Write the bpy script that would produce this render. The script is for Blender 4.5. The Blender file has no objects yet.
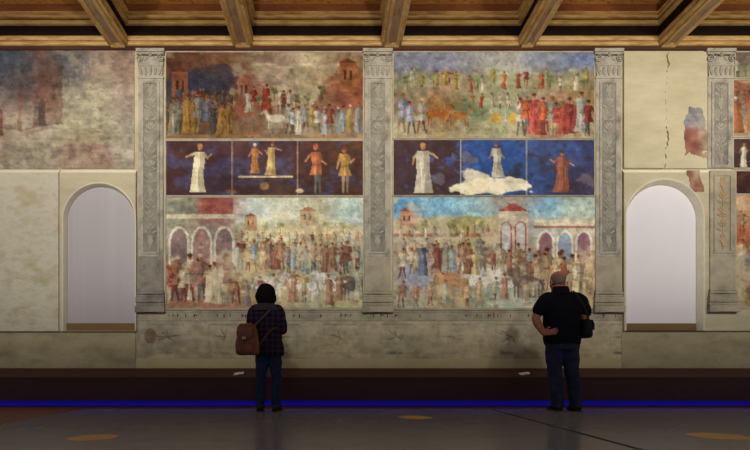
import bpy, bmesh, math, random
import numpy as np
from mathutils import Vector, Matrix

random.seed(7)
SC = bpy.context.scene
COL = SC.collection

# ---------------------------------------------------------------- measures
F = 500.0                 # focal length in pixels of the 750x450 frame
VX, VY = 333.0, 372.0     # where lines square to the wall meet
CH = 0.49                 # camera height
D = 7.6                   # camera to the painted wall
K = F / D
def X(px, d=D): return (px - VX) * d / F
def Z(py, d=D): return CH + (VY - py) * d / F

# ---------------------------------------------------------------- helpers
def link(name, me, mat=None, parent=None, smooth=False):
    o = bpy.data.objects.new(name, me)
    COL.objects.link(o)
    if mat is not None and not me.materials:
        me.materials.append(mat)
    if parent is not None:
        o.parent = parent
    if smooth:
        me.polygons.foreach_set('use_smooth', [True] * len(me.polygons))
    return o
def obj(name, bm, mat, parent=None, smooth=False, keep=False):
    me = bpy.data.meshes.new(name)
    if not keep:
        bmesh.ops.recalc_face_normals(bm, faces=bm.faces)
    bm.to_mesh(me); bm.free()
    return link(name, me, mat, parent, smooth)
def tag(o, label, cat, group=None):
    o['label'] = label; o['category'] = cat
    if group: o['group'] = group
    return o
def struct(o):
    o['kind'] = 'structure'; return o
def thing(name, label, cat, loc=(0, 0, 0), rz=0.0, group=None):
    o = bpy.data.objects.new(name, None); COL.objects.link(o)
    o.empty_display_size = 0.1
    o.location = loc; o.rotation_euler = (0, 0, rz)
    return tag(o, label, cat, group)
def B(): return bmesh.new()
def box(bm, x0, x1, y0, y1, z0, z1):
    v = [bm.verts.new((x, y, z)) for z in (z0, z1) for y in (y0, y1) for x in (x0, x1)]
    for q in ((0, 1, 3, 2), (4, 5, 7, 6), (0, 1, 5, 4), (2, 3, 7, 6), (0, 2, 6, 4), (1, 3, 7, 5)):
        bm.faces.new([v[i] for i in q])
def prism(bm, pts, y0, y1):
    """outline in x,z pulled from y0 (front) to y1, front edge"""
    a = [bm.verts.new((x, y0, z)) for x, z in pts]
    b = [bm.verts.new((x, y1, z)) for x, z in pts]
    n = len(pts)
    bm.faces.new(a); bm.faces.new(b[::-1])
    for i in range(n):
        bm.faces.new((a[i], b[i], b[(i + 1) % n], a[(i + 1) % n]))
def domed(bm, pts, y0, h):
    """leaf / petal relief: outline in x,z on plane y0, swelling towards the viewer by h"""
    n = len(pts)
    cx = sum(p[0] for p in pts) / n; cz = sum(p[1] for p in pts) / n
    rings = []
    for s, k in ((1, 0.0), (0.86, 0.7), (0.45, 1.0)):
        rings.append([bm.verts.new((cx + (x - cx) * s, y0 - h * k, cz + (z - cz) * s)) for x, z in pts])
    for a, b in zip(rings, rings[1:]):
        for i in range(n):
            bm.faces.new((a[i], a[(i + 1) % n], b[(i + 1) % n], b[i]))
    bm.faces.new(rings[-1])
def ellipse_pts(cx, cz, rx, rz, n=14, rot=0):
    c, s = math.cos(rot), math.sin(rot)
    out = []
    for i in range(n):
        t = 2 * math.pi * i / n
        a, b = rx * math.cos(t), rz * math.sin(t)
        out.append((cx + a * c - b * s, cz + a * s + b * c))
    return out
def frame_loft(bm, x0, x1, y0, y1, prof):
    """mitred rectangular frame: prof = list of (inset, z)"""
    rings = []
    for i, z in prof:
        rings.append([bm.verts.new(p) for p in ((x0 + i, y0 + i, z), (x1 - i, y0 + i, z), (x1 - i, y1 - i, z), (x0 + i, y1 - i, z))])
    for a, b in zip(rings, rings[1:] + rings[:1]):
        for k in range(4):
            bm.faces.new((a[k], a[(k + 1) % 4], b[(k + 1) % 4], b[k]))
def sweep_x(bm, x0, x1, prof):
    """profile of (y, z) swept along x"""
    a = [bm.verts.new((x0, y, z)) for y, z in prof]
    b = [bm.verts.new((x1, y, z)) for y, z in prof]
    n = len(prof)
    bm.faces.new(a); bm.faces.new(b[::-1])
    for i in range(n):
        bm.faces.new((a[i], a[(i + 1) % n], b[(i + 1) % n], b[i]))
def loft(bm, rings, cap=True):
    rv = [[bm.verts.new(p) for p in r] for r in rings]
    n = len(rv[0])
    for a, b in zip(rv, rv[1:]):
        for i in range(n):
            bm.faces.new((a[i], a[(i + 1) % n], b[(i + 1) % n], b[i]))
    if cap:
        bm.faces.new(rv[0][::-1]); bm.faces.new(rv[-1])
def tube(bm, pts, rad, n=14, flat=None, cap=True):
    """round-ended limb along pts; rad = list of radii or (ra, rb) with rb along `flat`"""
    pts = [Vector(p) for p in pts]
    P, R = [], []
    for i, p in enumerate(pts):
        r = rad[i] if isinstance(rad[i], tuple) else (rad[i], rad[i])
        P.append(p); R.append(r)
    # refine with catmull-rom
    Q, S = [], []
    m = len(P)
    for i in range(m - 1):
        p0, p1, p2, p3 = P[max(i - 1, 0)], P[i], P[i + 1], P[min(i + 2, m - 1)]
        for k in range(5):
            t = k / 5
            q = 0.5 * ((2 * p1) + (p2 - p0) * t + (2 * p0 - 5 * p1 + 4 * p2 - p3) * t * t + (3 * p1 - p0 - 3 * p2 + p3) * t ** 3)
            Q.append(q)
            S.append((R[i][0] * (1 - t) + R[i + 1][0] * t, R[i][1] * (1 - t) + R[i + 1][1] * t))
    Q.append(P[-1]); S.append(R[-1])
    # round ends
    if cap:
        d0 = (Q[0] - Q[1]).normalized(); d1 = (Q[-1] - Q[-2]).normalized()
        r0, r1 = min(S[0]), min(S[-1])
        pre = [(Q[0] + d0 * r0 * math.sin(a), math.cos(a)) for a in (1.45, 1.1, .6)]
        post = [(Q[-1] + d1 * r1 * math.sin(a), math.cos(a)) for a in (.6, 1.1, 1.45)]
        Q = [p for p, _ in pre] + Q + [p for p, _ in post]
        S = [(S[0][0] * c, S[0][1] * c) for _, c in pre] + S + [(S[-1][0] * c, S[-1][1] * c) for _, c in post]
    rings = []
    ref = Vector(flat) if flat else Vector((0, 1, 0.01))
    for i, q in enumerate(Q):
        t = (Q[min(i + 1, len(Q) - 1)] - Q[max(i - 1, 0)]).normalized()
        b = ref - t * ref.dot(t)
        if b.length < 1e-3: b = Vector((1, 0, 0)) - t * t.x
        b.normalize(); a = b.cross(t).normalized()
        rings.append([q + a * S[i][0] * math.cos(2 * math.pi * k / n) + b * S[i][1] * math.sin(2 * math.pi * k / n) for k in range(n)])
    loft(bm, rings)
def torso(bm, levels, n=28, pw=2.3):
    """horizontal super-ellipse rings: (cx, cy, z, half width, half depth)"""
    rings = []
    for cx, cy, z, a, b in levels:
        r = []
        for k in range(n):
            t = 2 * math.pi * k / n
            c, s = math.cos(t), math.sin(t)
            r.append((cx + a * math.copysign(abs(c) ** (2 / pw), c), cy + b * math.copysign(abs(s) ** (2 / pw), s), z))
        rings.append(r)
    loft(bm, rings)
def ball(bm, c, r, u=16, v=10, rot=None):
    m = Matrix.Translation(c)
    if rot is not None: m = m @ rot
    m = m @ Matrix.Diagonal((r[0], r[1], r[2], 1))
    bmesh.ops.create_uvsphere(bm, u_segments=u, v_segments=v, radius=1, matrix=m)
def fused(name, bm, mat, parent, voxel=.008, smooth=4, disp=None):
    """joins overlapping shapes into one continuous surface"""
    me = bpy.data.meshes.new(name)
    bmesh.ops.recalc_face_normals(bm, faces=bm.faces)
    bm.to_mesh(me); bm.free()
    t = bpy.data.objects.new(name, me); COL.objects.link(t)
    r = t.modifiers.new('r', 'REMESH'); r.mode = 'VOXEL'; r.voxel_size = voxel
    s = t.modifiers.new('s', 'SMOOTH'); s.factor = .5; s.iterations = smooth
    dg = bpy.context.evaluated_depsgraph_get(); dg.update()
    m2 = bpy.data.meshes.new_from_object(t.evaluated_get(dg))
    bpy.data.objects.remove(t); bpy.data.meshes.remove(me)
    m2.name = name
    if disp:
        for v in m2.vertices:
            v.co += v.normal * disp(v.co)
    m2.materials.clear()
    return link(name, m2, mat, parent, True)

# ---------------------------------------------------------------- colours and materials
def lin(c):
    c = np.asarray(c, dtype=float)
    return np.where(c <= .04045, c / 12.92, ((c + .055) / 1.055) ** 2.4)
def hexc(h):
    h = h.lstrip('#'); return np.array([int(h[i:i + 2], 16) / 255 for i in (0, 2, 4)])
def rgba(h): return tuple(float(v) for v in lin(hexc(h))) + (1,)
def newmat(name, rough=.8, spec=.3):
    m = bpy.data.materials.new(name); m.use_nodes = True
    nt = m.node_tree; p = nt.nodes['Principled BSDF']
    p.inputs['Roughness'].default_value = rough
    p.inputs['Specular IOR Level'].default_value = spec
    return m, nt, p
def noise_mat(name, cols, scale=3.0, rough=.8, spec=.3, stretch=(1, 1, 1), bump=0.0, bscale=20, detail=6, stops=None, metal=0):
    m, nt, p = newmat(name, rough, spec)
    N = nt.nodes; L = nt.links
    tc = N.new('ShaderNodeTexCoord'); mp = N.new('ShaderNodeMapping'); mp.inputs['Scale'].default_value = stretch
    L.new(tc.outputs['Object'], mp.inputs['Vector'])
    no = N.new('ShaderNodeTexNoise'); no.inputs['Scale'].default_value = scale; no.inputs['Detail'].default_value = detail
    no.inputs['Roughness'].default_value = .65
    L.new(mp.outputs['Vector'], no.inputs['Vector'])
    cr = N.new('ShaderNodeValToRGB')
    n = len(cols); st = stops or [.3 + .4 * i / max(1, n - 1) for i in range(n)]
    e = cr.color_ramp.elements
    while len(e) < n: e.new(.5)
    for i, c in enumerate(cols):
        e[i].position = st[i]; e[i].color = rgba(c)
    L.new(no.outputs['Fac'], cr.inputs['Fac'])
    L.new(cr.outputs['Color'], p.inputs['Base Color'])
    p.inputs['Metallic'].default_value = metal
    if bump:
        n2 = N.new('ShaderNodeTexNoise'); n2.inputs['Scale'].default_value = bscale; n2.inputs['Detail'].default_value = 5
        L.new(mp.outputs['Vector'], n2.inputs['Vector'])
        b = N.new('ShaderNodeBump'); b.inputs['Strength'].default_value = bump; b.inputs['Distance'].default_value = .02
        L.new(n2.outputs['Fac'], b.inputs['Height']); L.new(b.outputs['Normal'], p.inputs['Normal'])
    return m
def paint_mat(name):
    m, nt, p = newmat(name, .85, .2)
    N = nt.nodes; L = nt.links
    a = N.new('ShaderNodeAttribute'); a.attribute_name = 'paint'
    L.new(a.outputs['Color'], p.inputs['Base Color'])
    tc = N.new('ShaderNodeTexCoord'); n2 = N.new('ShaderNodeTexNoise'); n2.inputs['Scale'].default_value = 9; n2.inputs['Detail'].default_value = 8
    L.new(tc.outputs['Object'], n2.inputs['Vector'])
    b = N.new('ShaderNodeBump'); b.inputs['Strength'].default_value = .25; b.inputs['Distance'].default_value = .02
    L.new(n2.outputs['Fac'], b.inputs['Height']); L.new(b.outputs['Normal'], p.inputs['Normal'])
    return m

M = {}
M['plaster'] = noise_mat('old plaster', ['#a39a7c', '#b6ad8e', '#c2baa0', '#b0a684'], 1.6, .9, .15, bump=.5, bscale=7)
M['plaster_yellow'] = noise_mat('yellow plaster', ['#aea689', '#bbb396', '#c6bfa4'], 1.2, .9, .15, (1, 1, 3.0), bump=.8, bscale=5)
M['plaster_pale'] = noise_mat('pale scraped plaster', ['#aa9f7e', '#b7af94', '#c6c2b0', '#bdb7a0', '#b0a684'], 2.6, .9, .15, (1, 1, 1.6), bump=.8, bscale=10, stops=[.25, .4, .52, .62, .75])
M['edge_light_paint'] = noise_mat('painted edge light', ['#e6dfc6', '#f2ecd8'], 8, .85, .2)  # whiter colour paints in the light caught by ledge, lips and reveals
M['plaster_foot'] = noise_mat('ochre foot plaster', ['#b8aa80', '#c8bb92'], 3, .9, .15)
M['plaster_low'] = noise_mat('dado plaster', ['#8f866a', '#a89e7e', '#b3a888'], 2.2, .9, .15, (1, 1, 2), bump=.5, bscale=9)
M['stone'] = noise_mat('grey grisaille paint', ['#77736a', '#989385', '#b0aa9c', '#989284'], 5, .85, .2, bump=.5, bscale=25)
M['stone_warm'] = noise_mat('warm grey paint', ['#857d6c', '#a29a84', '#b4ab92'], 4, .85, .2, bump=.4, bscale=25)
M['stone_dark'] = noise_mat('recessed grey paint', ['#66635e', '#878378', '#9c978a'], 6, .85, .2, bump=.4, bscale=25)
M['ornament'] = noise_mat('ornament paint', ['#7d7a70', '#9a9688', '#aaa596'], 14, .85, .2)
M['sepia'] = noise_mat('sepia paint', ['#9c8262', '#aa9370', '#b0a07c'], 10, .85, .2)
M['gold'] = noise_mat('gilded wood', ['#84602f', '#ae8a50', '#c8a86c', '#b8945a'], 5, .5, .4, (.5, 1, 4), bump=.2, bscale=30)
M['gold_beam'] = noise_mat('gilded beam edge', ['#7c5a2e', '#a98450', '#c2a068', '#9a7646'], 9, .5, .4, (1, .25, 1), bump=.3, bscale=30)
M['beam'] = noise_mat('painted brown beam', ['#5f4c3a', '#84694f', '#9c8264', '#755a42'], 11, .7, .3, (1, .3, 1), bump=.4, bscale=20)
M['dark_wood'] = noise_mat('dark wood', ['#120807', '#180b09', '#1f0f0c'], 7, .75, .2, (.3, 1, 1))
M['red_wood'] = noise_mat('red brown wood', ['#6a3a22', '#86502f', '#94603a'], 6, .65, .3, (.25, 1, 1))
M['strip_wood'] = noise_mat('brown strip', ['#3a2018', '#4c2c20', '#5c3a2a'], 4, .7, .2, (.25, 1, 1))
M['coffer'] = noise_mat('orange gilded panel', ['#a06428', '#c28a3e', '#d6a658', '#b0742f'], 14, .55, .4)
M['terracotta'] = noise_mat('terracotta floor', ['#5c3826', '#74472f', '#804f35'], 7, .6, .3)
M['grey_floor'] = noise_mat('grey satin sheet', ['#88868b', '#97949a', '#908d93'], 1.3, .19, .5)
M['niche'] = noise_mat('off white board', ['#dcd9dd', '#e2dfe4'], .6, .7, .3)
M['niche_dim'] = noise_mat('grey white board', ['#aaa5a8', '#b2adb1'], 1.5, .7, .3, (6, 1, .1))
M['niche_sill'] = noise_mat('brown sill', ['#6e5638', '#80663f'], 6, .7, .3, (.2, 1, 1))
M['plinth'] = noise_mat('maroon lacquer', ['#3a161c', '#431a20'], 3, .55, .35)
M['plinth_top'] = noise_mat('maroon slope', ['#47201f', '#502624'], 3, .6, .3)
M['yellow'] = noise_mat('yellow disc', ['#d09a3a', '#dba645'], 20, .5, .4)
M['white'] = noise_mat('white card', ['#f0edf2', '#f5f2f6'], 10, .7, .3)
M['skin'] = noise_mat('skin', ['#a2644a', '#b3745a'], 8, .55, .4)
M['grey_hair'] = noise_mat('cropped grey hair', ['#6f5f54', '#80695c', '#8c7566'], 40, .8, .2)
M['dark_hair'] = noise_mat('dark brown hair', ['#0e0709', '#160d0f', '#1e1314'], 20, .8, .12, (1, 1, .2), bump=.5, bscale=60)
M['black_shirt'] = noise_mat('black cotton', ['#0b0b12', '#12121b'], 8, .9, .15, bump=.3, bscale=9)
M['jeans'] = noise_mat('dark denim', ['#20263a', '#2b3246', '#353c52'], 10, .9, .15, bump=.3, bscale=14)
M['jeans_black'] = noise_mat('black denim', ['#1c2336', '#273049', '#2c3652'], 10, .9, .15, bump=.3, bscale=14)
M['shoe'] = noise_mat('dark shoe leather', ['#120e0d', '#1c1614'], 8, .5, .4)
M['sole'] = noise_mat('shoe sole', ['#2a2422', '#332c29'], 8, .8, .2)
M['leather'] = noise_mat('tan leather', ['#5c301c', '#7a4228', '#8c5232'], 6, .5, .4, bump=.3, bscale=30)
M['leather_dark'] = noise_mat('brown leather strap', ['#3a2016', '#4d2c1e'], 8, .5, .4)
M['brass'] = noise_mat('brass', ['#b09a70', '#cdb88a'], 9, .3, .5, metal=1)
M['hood'] = noise_mat('grey knit', ['#39363a', '#47434a'], 40, .95, .1, bump=.4, bscale=80)
M['eye'] = noise_mat('eye', ['#d8d2cc', '#e2ddd6'], 5, .2, .5)
M['bag_black'] = noise_mat('black nylon', ['#0d0b0d', '#151216'], 20, .7, .3, bump=.2, bscale=50)
M['ink'] = noise_mat('worn black paint', ['#3a322a', '#54493c'], 20, .8, .2)
M['paint'] = paint_mat('fresco paint')
# tartan jacket: woven checks
def tartan():
    m, nt, p = newmat('dark tartan wool', .95, .1)
    N = nt.nodes; L = nt.links
    tc = N.new('ShaderNodeTexCoord'); sp = N.new('ShaderNodeSeparateXYZ'); L.new(tc.outputs['Object'], sp.inputs[0])
    outs = []
    for ax, fr in (('X', 95), ('Z', 95)):
        mu = N.new('ShaderNodeMath'); mu.operation = 'MULTIPLY'; mu.inputs[1].default_value = fr; L.new(sp.outputs[ax], mu.inputs[0])
        si = N.new('ShaderNodeMath'); si.operation = 'SINE'; L.new(mu.outputs[0], si.inputs[0])
        gt = N.new('ShaderNodeMath'); gt.operation = 'GREATER_THAN'; gt.inputs[1].default_value = .35; L.new(si.outputs[0], gt.inputs[0])
        outs.append(gt)
    ad = N.new('ShaderNodeMath'); ad.operation = 'ADD'; L.new(outs[0].outputs[0], ad.inputs[0]); L.new(outs[1].outputs[0], ad.inputs[1])
    hf = N.new('ShaderNodeMath'); hf.operation = 'MULTIPLY'; hf.inputs[1].default_value = .5; L.new(ad.outputs[0], hf.inputs[0])
    cr = N.new('ShaderNodeValToRGB'); e = cr.color_ramp.elements
    e[0].color = rgba('#1f1b2a'); e[1].color = rgba('#40343e'); L.new(hf.outputs[0], cr.inputs['Fac'])
    L.new(cr.outputs['Color'], p.inputs['Base Color'])
    return m
M['tartan'] = tartan()
def led():
    m, nt, p = newmat('blue led diffuser', .5, .3)
    p.inputs['Base Color'].default_value = (.02, .02, .2, 1)
    p.inputs['Emission Color'].default_value = (.012, .004, 1, 1)
    p.inputs['Emission Strength'].default_value = LED_POWER
    return m
LED_POWER = .11
M['led'] = led()

# ---------------------------------------------------------------- painter for the frescoes (generic scenes)
class Canvas:
    RES = 78
    def __init__(s, wm, hm, seed):
        s.wm, s.hm = wm, hm
        s.W = max(8, int(wm * s.RES)); s.H = max(8, int(hm * s.RES))
        s.rng = np.random.RandomState(seed)
        s.u, s.v = np.meshgrid(np.linspace(0, wm, s.W), np.linspace(0, hm, s.H))
        s.img = np.zeros((s.H, s.W, 3))
    def noise(s, cell, sx=1.0, octv=4):
        """value noise, cell = size in metres, sx stretches along x"""
        out = np.zeros((s.H, s.W)); amp, tot = 1.0, 0.0
        for o in range(octv):
            cx, cz = cell * sx / 2 ** o, cell / 2 ** o
            nx, nz = int(s.wm / cx) + 3, int(s.hm / cz) + 3
            g = s.rng.rand(nz, nx)
            fx = s.u / cx; fz = s.v / cz
            ix = np.minimum(fx.astype(int), nx - 2); iz = np.minimum(fz.astype(int), nz - 2)
            tx = fx - ix; tz = fz - iz
            tx = tx * tx * (3 - 2 * tx); tz = tz * tz * (3 - 2 * tz)
            a = g[iz, ix] * (1 - tx) + g[iz, ix + 1] * tx
            b = g[iz + 1, ix] * (1 - tx) + g[iz + 1, ix + 1] * tx
            out += amp * (a * (1 - tz) + b * tz); tot += amp; amp *= .55
        return out / tot
    def coarse(s, rows, warp=.25):
        g = np.array([[hexc(c) for c in r] for r in rows])
        nz, nx = g.shape[:2]
        fx = np.clip(s.u / s.wm * nx - .5 + (s.noise(.35) - .5) * 4 * warp, 0, nx - 1.001)
        fz = np.clip(s.v / s.hm * nz - .5 + (s.noise(.35) - .5) * 3 * warp, 0, nz - 1.001)
        ix, iz = fx.astype(int), fz.astype(int)
        ix2, iz2 = np.minimum(ix + 1, nx - 1), np.minimum(iz + 1, nz - 1)
        tx = (fx - ix)[..., None]; tz = (fz - iz)[..., None]
        tx = tx * tx * (3 - 2 * tx); tz = tz * tz * (3 - 2 * tz)
        s.img = (g[iz, ix] * (1 - tx) + g[iz, ix2] * tx) * (1 - tz) + (g[iz2, ix] * (1 - tx) + g[iz2, ix2] * tx) * tz
    def mix(s, mask, col, a=1.0):
        if isinstance(col, str): col = hexc(col)
        k = (np.clip(mask, 0, 1) * a)[..., None]
        s.img = s.img * (1 - k) + np.asarray(col) * k
    def ell(s, cx, cy, rx, ry, col, a=1.0, rot=0):
        c, sn = math.cos(rot), math.sin(rot)
        du, dv = s.u - cx, s.v - cy
        d = np.sqrt(((du * c + dv * sn) / rx) ** 2 + ((-du * sn + dv * c) / ry) ** 2)
        s.mix((1 - d) * min(rx, ry) * s.RES + .5, col, a)
    def poly(s, pts, col, a=1.0):
        us = [p[0] for p in pts]; vs = [p[1] for p in pts]
        inside = np.zeros(s.u.shape, bool)
        n = len(pts)
        for i in range(n):
            x1, y1 = pts[i]; x2, y2 = pts[(i + 1) % n]
            if y1 == y2: continue
            c = ((y1 > s.v) != (y2 > s.v)) & (s.u < (x2 - x1) * (s.v - y1) / (y2 - y1) + x1)
            inside ^= c
        s.mix(inside.astype(float), col, a)
    def rect(s, x0, y0, x1, y1, col, a=1.0):
        s.mix(((s.u >= x0) & (s.u <= x1) & (s.v >= y0) & (s.v <= y1)).astype(float), col, a)
    def line(s, x0, y0, x1, y1, w, col, a=1.0):
        dx, dy = x1 - x0, y1 - y0
        L2 = dx * dx + dy * dy + 1e-9
        t = np.clip(((s.u - x0) * dx + (s.v - y0) * dy) / L2, 0, 1)
        d = np.hypot(s.u - x0 - t * dx, s.v - y0 - t * dy)
        s.mix((w / 2 - d) * s.RES + .5, col, a)
    def arch(s, cx, base, rx, rise, spring, ring, col, inner=None):
        """round-headed opening with a band of width ring"""
        for r, c in ((ring, col), (0, inner)):
            if c is None: continue
            s.rect(cx - rx - r, spring, cx + rx + r, base, c)
            top = (s.v <= spring) & ((((s.u - cx) / (rx + r)) ** 2 + ((s.v - spring) / (rise + r)) ** 2) <= 1)
            s.mix(top.astype(float), c)
    def figure(s, cx, base, h, robe, kind=None, skin='#a07050', a=.95, lean=None, cap=None):
        """a generic standing person: robe or tunic, two-tone drapery, arms, head"""
        r = s.rng; robe = hexc(robe) if isinstance(robe, str) else robe
        kind = kind or ('robe' if r.rand() < .5 else 'tunic')
        lean = r.normal(0, .03) * h if lean is None else lean
        hw = h * r.uniform(.1, .135); top = base - h; sh = top + h * .165
        j = lambda v: v + r.normal(0, .012) * h
        dark, lite = robe * .62, np.clip(robe * 1.22, 0, .9)
        def drape(pts_l, pts_r):
            s.poly(pts_l + pts_r[::-1], robe, a)
            mid = [(pl[0] * .45 + pr[0] * .55, pl[1]) for pl, pr in zip(pts_l, pts_r)]
            s.poly(mid + pts_r[::-1], dark, a * .55)
        if kind == 'robe':
            ys = [sh, sh + h * .2, base - h * .42, base - h * .15, base]
            ws = [.85, 1.0, .9, 1.25, 1.45]
            ox = [lean, lean * .6, 0, 0, r.normal(0, .02) * h]
            pl = [(j(cx - hw * w_ + o_), y_) for y_, w_, o_ in zip(ys, ws, ox)]; pr = [(j(cx + hw * w_ + o_), y_) for y_, w_, o_ in zip(ys, ws, ox)]
            drape(pl, pr)
            for k in range(5):
                q = r.uniform(-.8, .8); y0 = r.uniform(sh + h * .15, base - h * .35)
                s.line(cx + q * hw, y0, cx + q * hw * 1.4 + r.normal(0, .02) * h, r.uniform(y0 + h * .1, base), h * .018, dark if k % 2 else lite, a * .75)
        else:
            leg = hexc(['#8a7a60', '#7d4a3c', '#5a5a58', '#a08f70'][r.randint(4)])
            st = r.uniform(.3, 1.3)
            for k, q in ((-1, 1.), (1, .8)):
                kx = cx + k * hw * .5 * st + r.normal(0, .01) * h
                s.line(cx + k * hw * .35, base - h * .48, kx, base - h * .25, h * .07, leg * q, a)
                s.line(kx, base - h * .25, cx + k * hw * .75 * st, base - h * .01, h * .045, leg * q, a)
            ys = [sh, sh + h * .14, base - h * .58, base - h * .4, base - h * .36]
            ws = [.9, .95, .65, 1.2, 1.25]
            pl = [(j(cx - hw * w_ + lean), y_) for y_, w_ in zip(ys, ws)]; pr = [(j(cx + hw * w_ + lean), y_) for y_, w_ in zip(ys, ws)]
            drape(pl, pr)
            s.line(cx - hw * .7 + lean, base - h * .57, cx + hw * .7 + lean, base - h * .57, h * .022, dark, a)
            for k in range(3):
                q = r.uniform(-.8, .8); s.line(cx + q * hw * .6 + lean, base - h * .55, cx + q * hw + lean, base - h * .37, h * .014, lite if k else dark, a * .7)
        for sd in (-1, 1):
            t = r.uniform(.15, 1.3); ex, ey = cx + lean + sd * hw * (.9 + .7 * math.sin(t)), sh + h * (.05 + .17 * math.cos(t) ** 2)
            t2 = r.uniform(-1.2, 1.4); wx, wy = ex + sd * h * .1 * math.cos(t2), ey + h * .13 * math.sin(t2)
            s.line(cx + lean + sd * hw * .75, sh + h * .03, ex, ey, h * .052, robe * (.9 if sd < 0 else .7), a)
            s.line(ex, ey, wx, wy, h * .034, skin, a)
        s.ell(cx + lean * 1.3, top + h * .075, h * .046, h * .064, skin, a)
        s.ell(cx + lean * 1.3 + h * .016, top + h * .08, h * .026, h * .055, hexc(skin) * .6 if isinstance(skin, str) else skin, a * .5)
        s.ell(cx + lean * 1.3, top + h * .035, h * .054, h * .04, cap or ['#4a3424', '#5a3a24', '#7a5a34', '#6a2f28', '#a89e88'][r.randint(5)], a)
    def beast(s, cx, base, L, col, a=.9, flip=1):
        """a plain four-legged pack animal"""
        col = hexc(col)
        hh = L * .75
        for k, q in ((-.36, .8), (-.26, .95), (.24, .85), (.34, 1.0)):
            s.line(cx + flip * k * L, base - hh * .5, cx + flip * (k + .04 * (q - .9)) * L, base, L * .055, col * q, a)
        s.ell(cx, base - hh * .58, L * .42, L * .18, col, a)
        s.line(cx + flip * L * .34, base - hh * .65, cx + flip * L * .5, base - hh * 1.02, L * .15, col * 1.04, a)
        s.line(cx + flip * L * .5, base - hh * 1.02, cx + flip * L * .66, base - hh * .88, L * .09, col * .95, a)
        s.line(cx - flip * L * .4, base - hh * .65, cx - flip * L * .5, base - hh * .3, L * .04, col * .6, a)
    def tree(s, cx, base, h, col, a=.9):
        s.line(cx, base, cx, base - h * .6, h * .06, '#5a4630', a)
        for _ in range(9):
            s.ell(cx + s.rng.uniform(-.25, .25) * h, base - h * s.rng.uniform(.5, 1), h * .17, h * .13, hexc(col) * s.rng.uniform(.75, 1.2), a * .8)
    def house(s, x0, x1, base, top, wall, roof):
        s.rect(x0, top, x1, base, wall)
        s.poly([(x0 - .02, top), (x1 + .02, top), ((x0 + x1) / 2, top - (x1 - x0) * .3)], roof)
        for k in (.25, .6):
            w = x1 - x0
            s.rect(x0 + w * k, top + (base - top) * .25, x0 + w * (k + .15), top + (base - top) * .6, hexc(wall) * .55)
    def crowd(s, x0, x1, base, h, n, pal, jit=.02, a=.95, kind=None):
        xs = np.linspace(x0, x1, n)
        for x in xs:
            c = hexc(pal[s.rng.randint(len(pal))]) * s.rng.uniform(.85, 1.1)
            s.figure(x + s.rng.uniform(-jit, jit) * 1.5, base + s.rng.uniform(-1.6, .6) * max(jit, .02) * 1.3, h * s.rng.uniform(.82, 1.12), c, kind, a=a)
    def finish(s, n=900, jit=.3, amp=.016):
        k = s.wm * s.hm / 4.0
        s.strokes(int(n * .5 * k), .018, .007, jit * .55, a=.45); s.warp(amp * .45, .07)
        s.strokes(int(n * 1.1 * k), .011, .005, jit, a=.6); s.warp(amp * .2, .025)
    def wear(s, amt=.12, pale='#b4aa8c', loss=.68, streak=.05):
        n1 = s.noise(.09, 1, 3); n2 = s.noise(.5, 2, 5); n3 = s.noise(.03, 6, 2)
        s.img *= (1 + (n1 - .5) * amt * 2 + (n2 - .5) * amt * 1.5 + (n3 - .5) * streak * 2)[..., None]
        m = s.noise(.3, 1.2, 6)
        s.mix((m - loss) * 14, pale, .55)
        s.img += s.rng.normal(0, .012, s.img.shape)
    def strokes(s, n, L, W_, jit=.25, v0=0, v1=1, u0=0, u1=1, a=.75, ang=None):
        """short brush marks that vary the colour already there"""
        r = s.rng
        for _ in range(n):
            cx = r.uniform(u0, u1) * s.wm; cy = r.uniform(v0, v1) * s.hm
            ix = min(s.W - 1, max(0, int((cx + r.uniform(-.012, .012)) * s.RES))); iy = min(s.H - 1, max(0, int((cy + r.uniform(-.012, .012)) * s.RES)))
            col = np.clip(s.img[iy, ix] * r.uniform(1 - jit * 1.5, 1 + jit) * r.uniform(1 - jit * .35, 1 + jit * .35, 3), .03, .95)
            l, w_ = L * r.uniform(.5, 1.4), W_ * r.uniform(.6, 1.4)
            t = r.uniform(0, 3.14) if ang is None else ang + r.normal(0, .4)
            m = int((l + w_) * s.RES) + 2
            jx, jy = int(cx * s.RES), int(cy * s.RES)
            xa, xb, ya, yb = max(0, jx - m), min(s.W, jx + m + 1), max(0, jy - m), min(s.H, jy + m + 1)
            if xb <= xa or yb <= ya: continue
            du = s.u[ya:yb, xa:xb] - cx; dv = s.v[ya:yb, xa:xb] - cy
            c_, s_ = math.cos(t), math.sin(t)
            d = np.sqrt(((du * c_ + dv * s_) / l) ** 2 + ((-du * s_ + dv * c_) / w_) ** 2)
            k = (np.clip((1 - d) * min(l, w_) * s.RES + .5, 0, 1) * a)[..., None]
            s.img[ya:yb, xa:xb] = s.img[ya:yb, xa:xb] * (1 - k) + col * k
    def warp(s, amp=.014, cell=.07):
        dx = (s.noise(cell, 1, 3) - .5) * 2 * amp * s.RES * 1.6; dy = (s.noise(cell, 1, 3) - .5) * 2 * amp * s.RES * 1.6
        iy, ix = np.mgrid[0:s.H, 0:s.W]
        s.img = s.img[np.clip((iy + dy).round().astype(int), 0, s.H - 1), np.clip((ix + dx).round().astype(int), 0, s.W - 1)]
    def tone(s, gain=1.0, sat=1.0, con=1.2):
        g = s.img.mean(axis=2, keepdims=True)
        s.img = (g + (s.img - g) * sat) * gain
        s.img = np.clip(.45 + (s.img - .45) * con, .02, .95)
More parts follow.
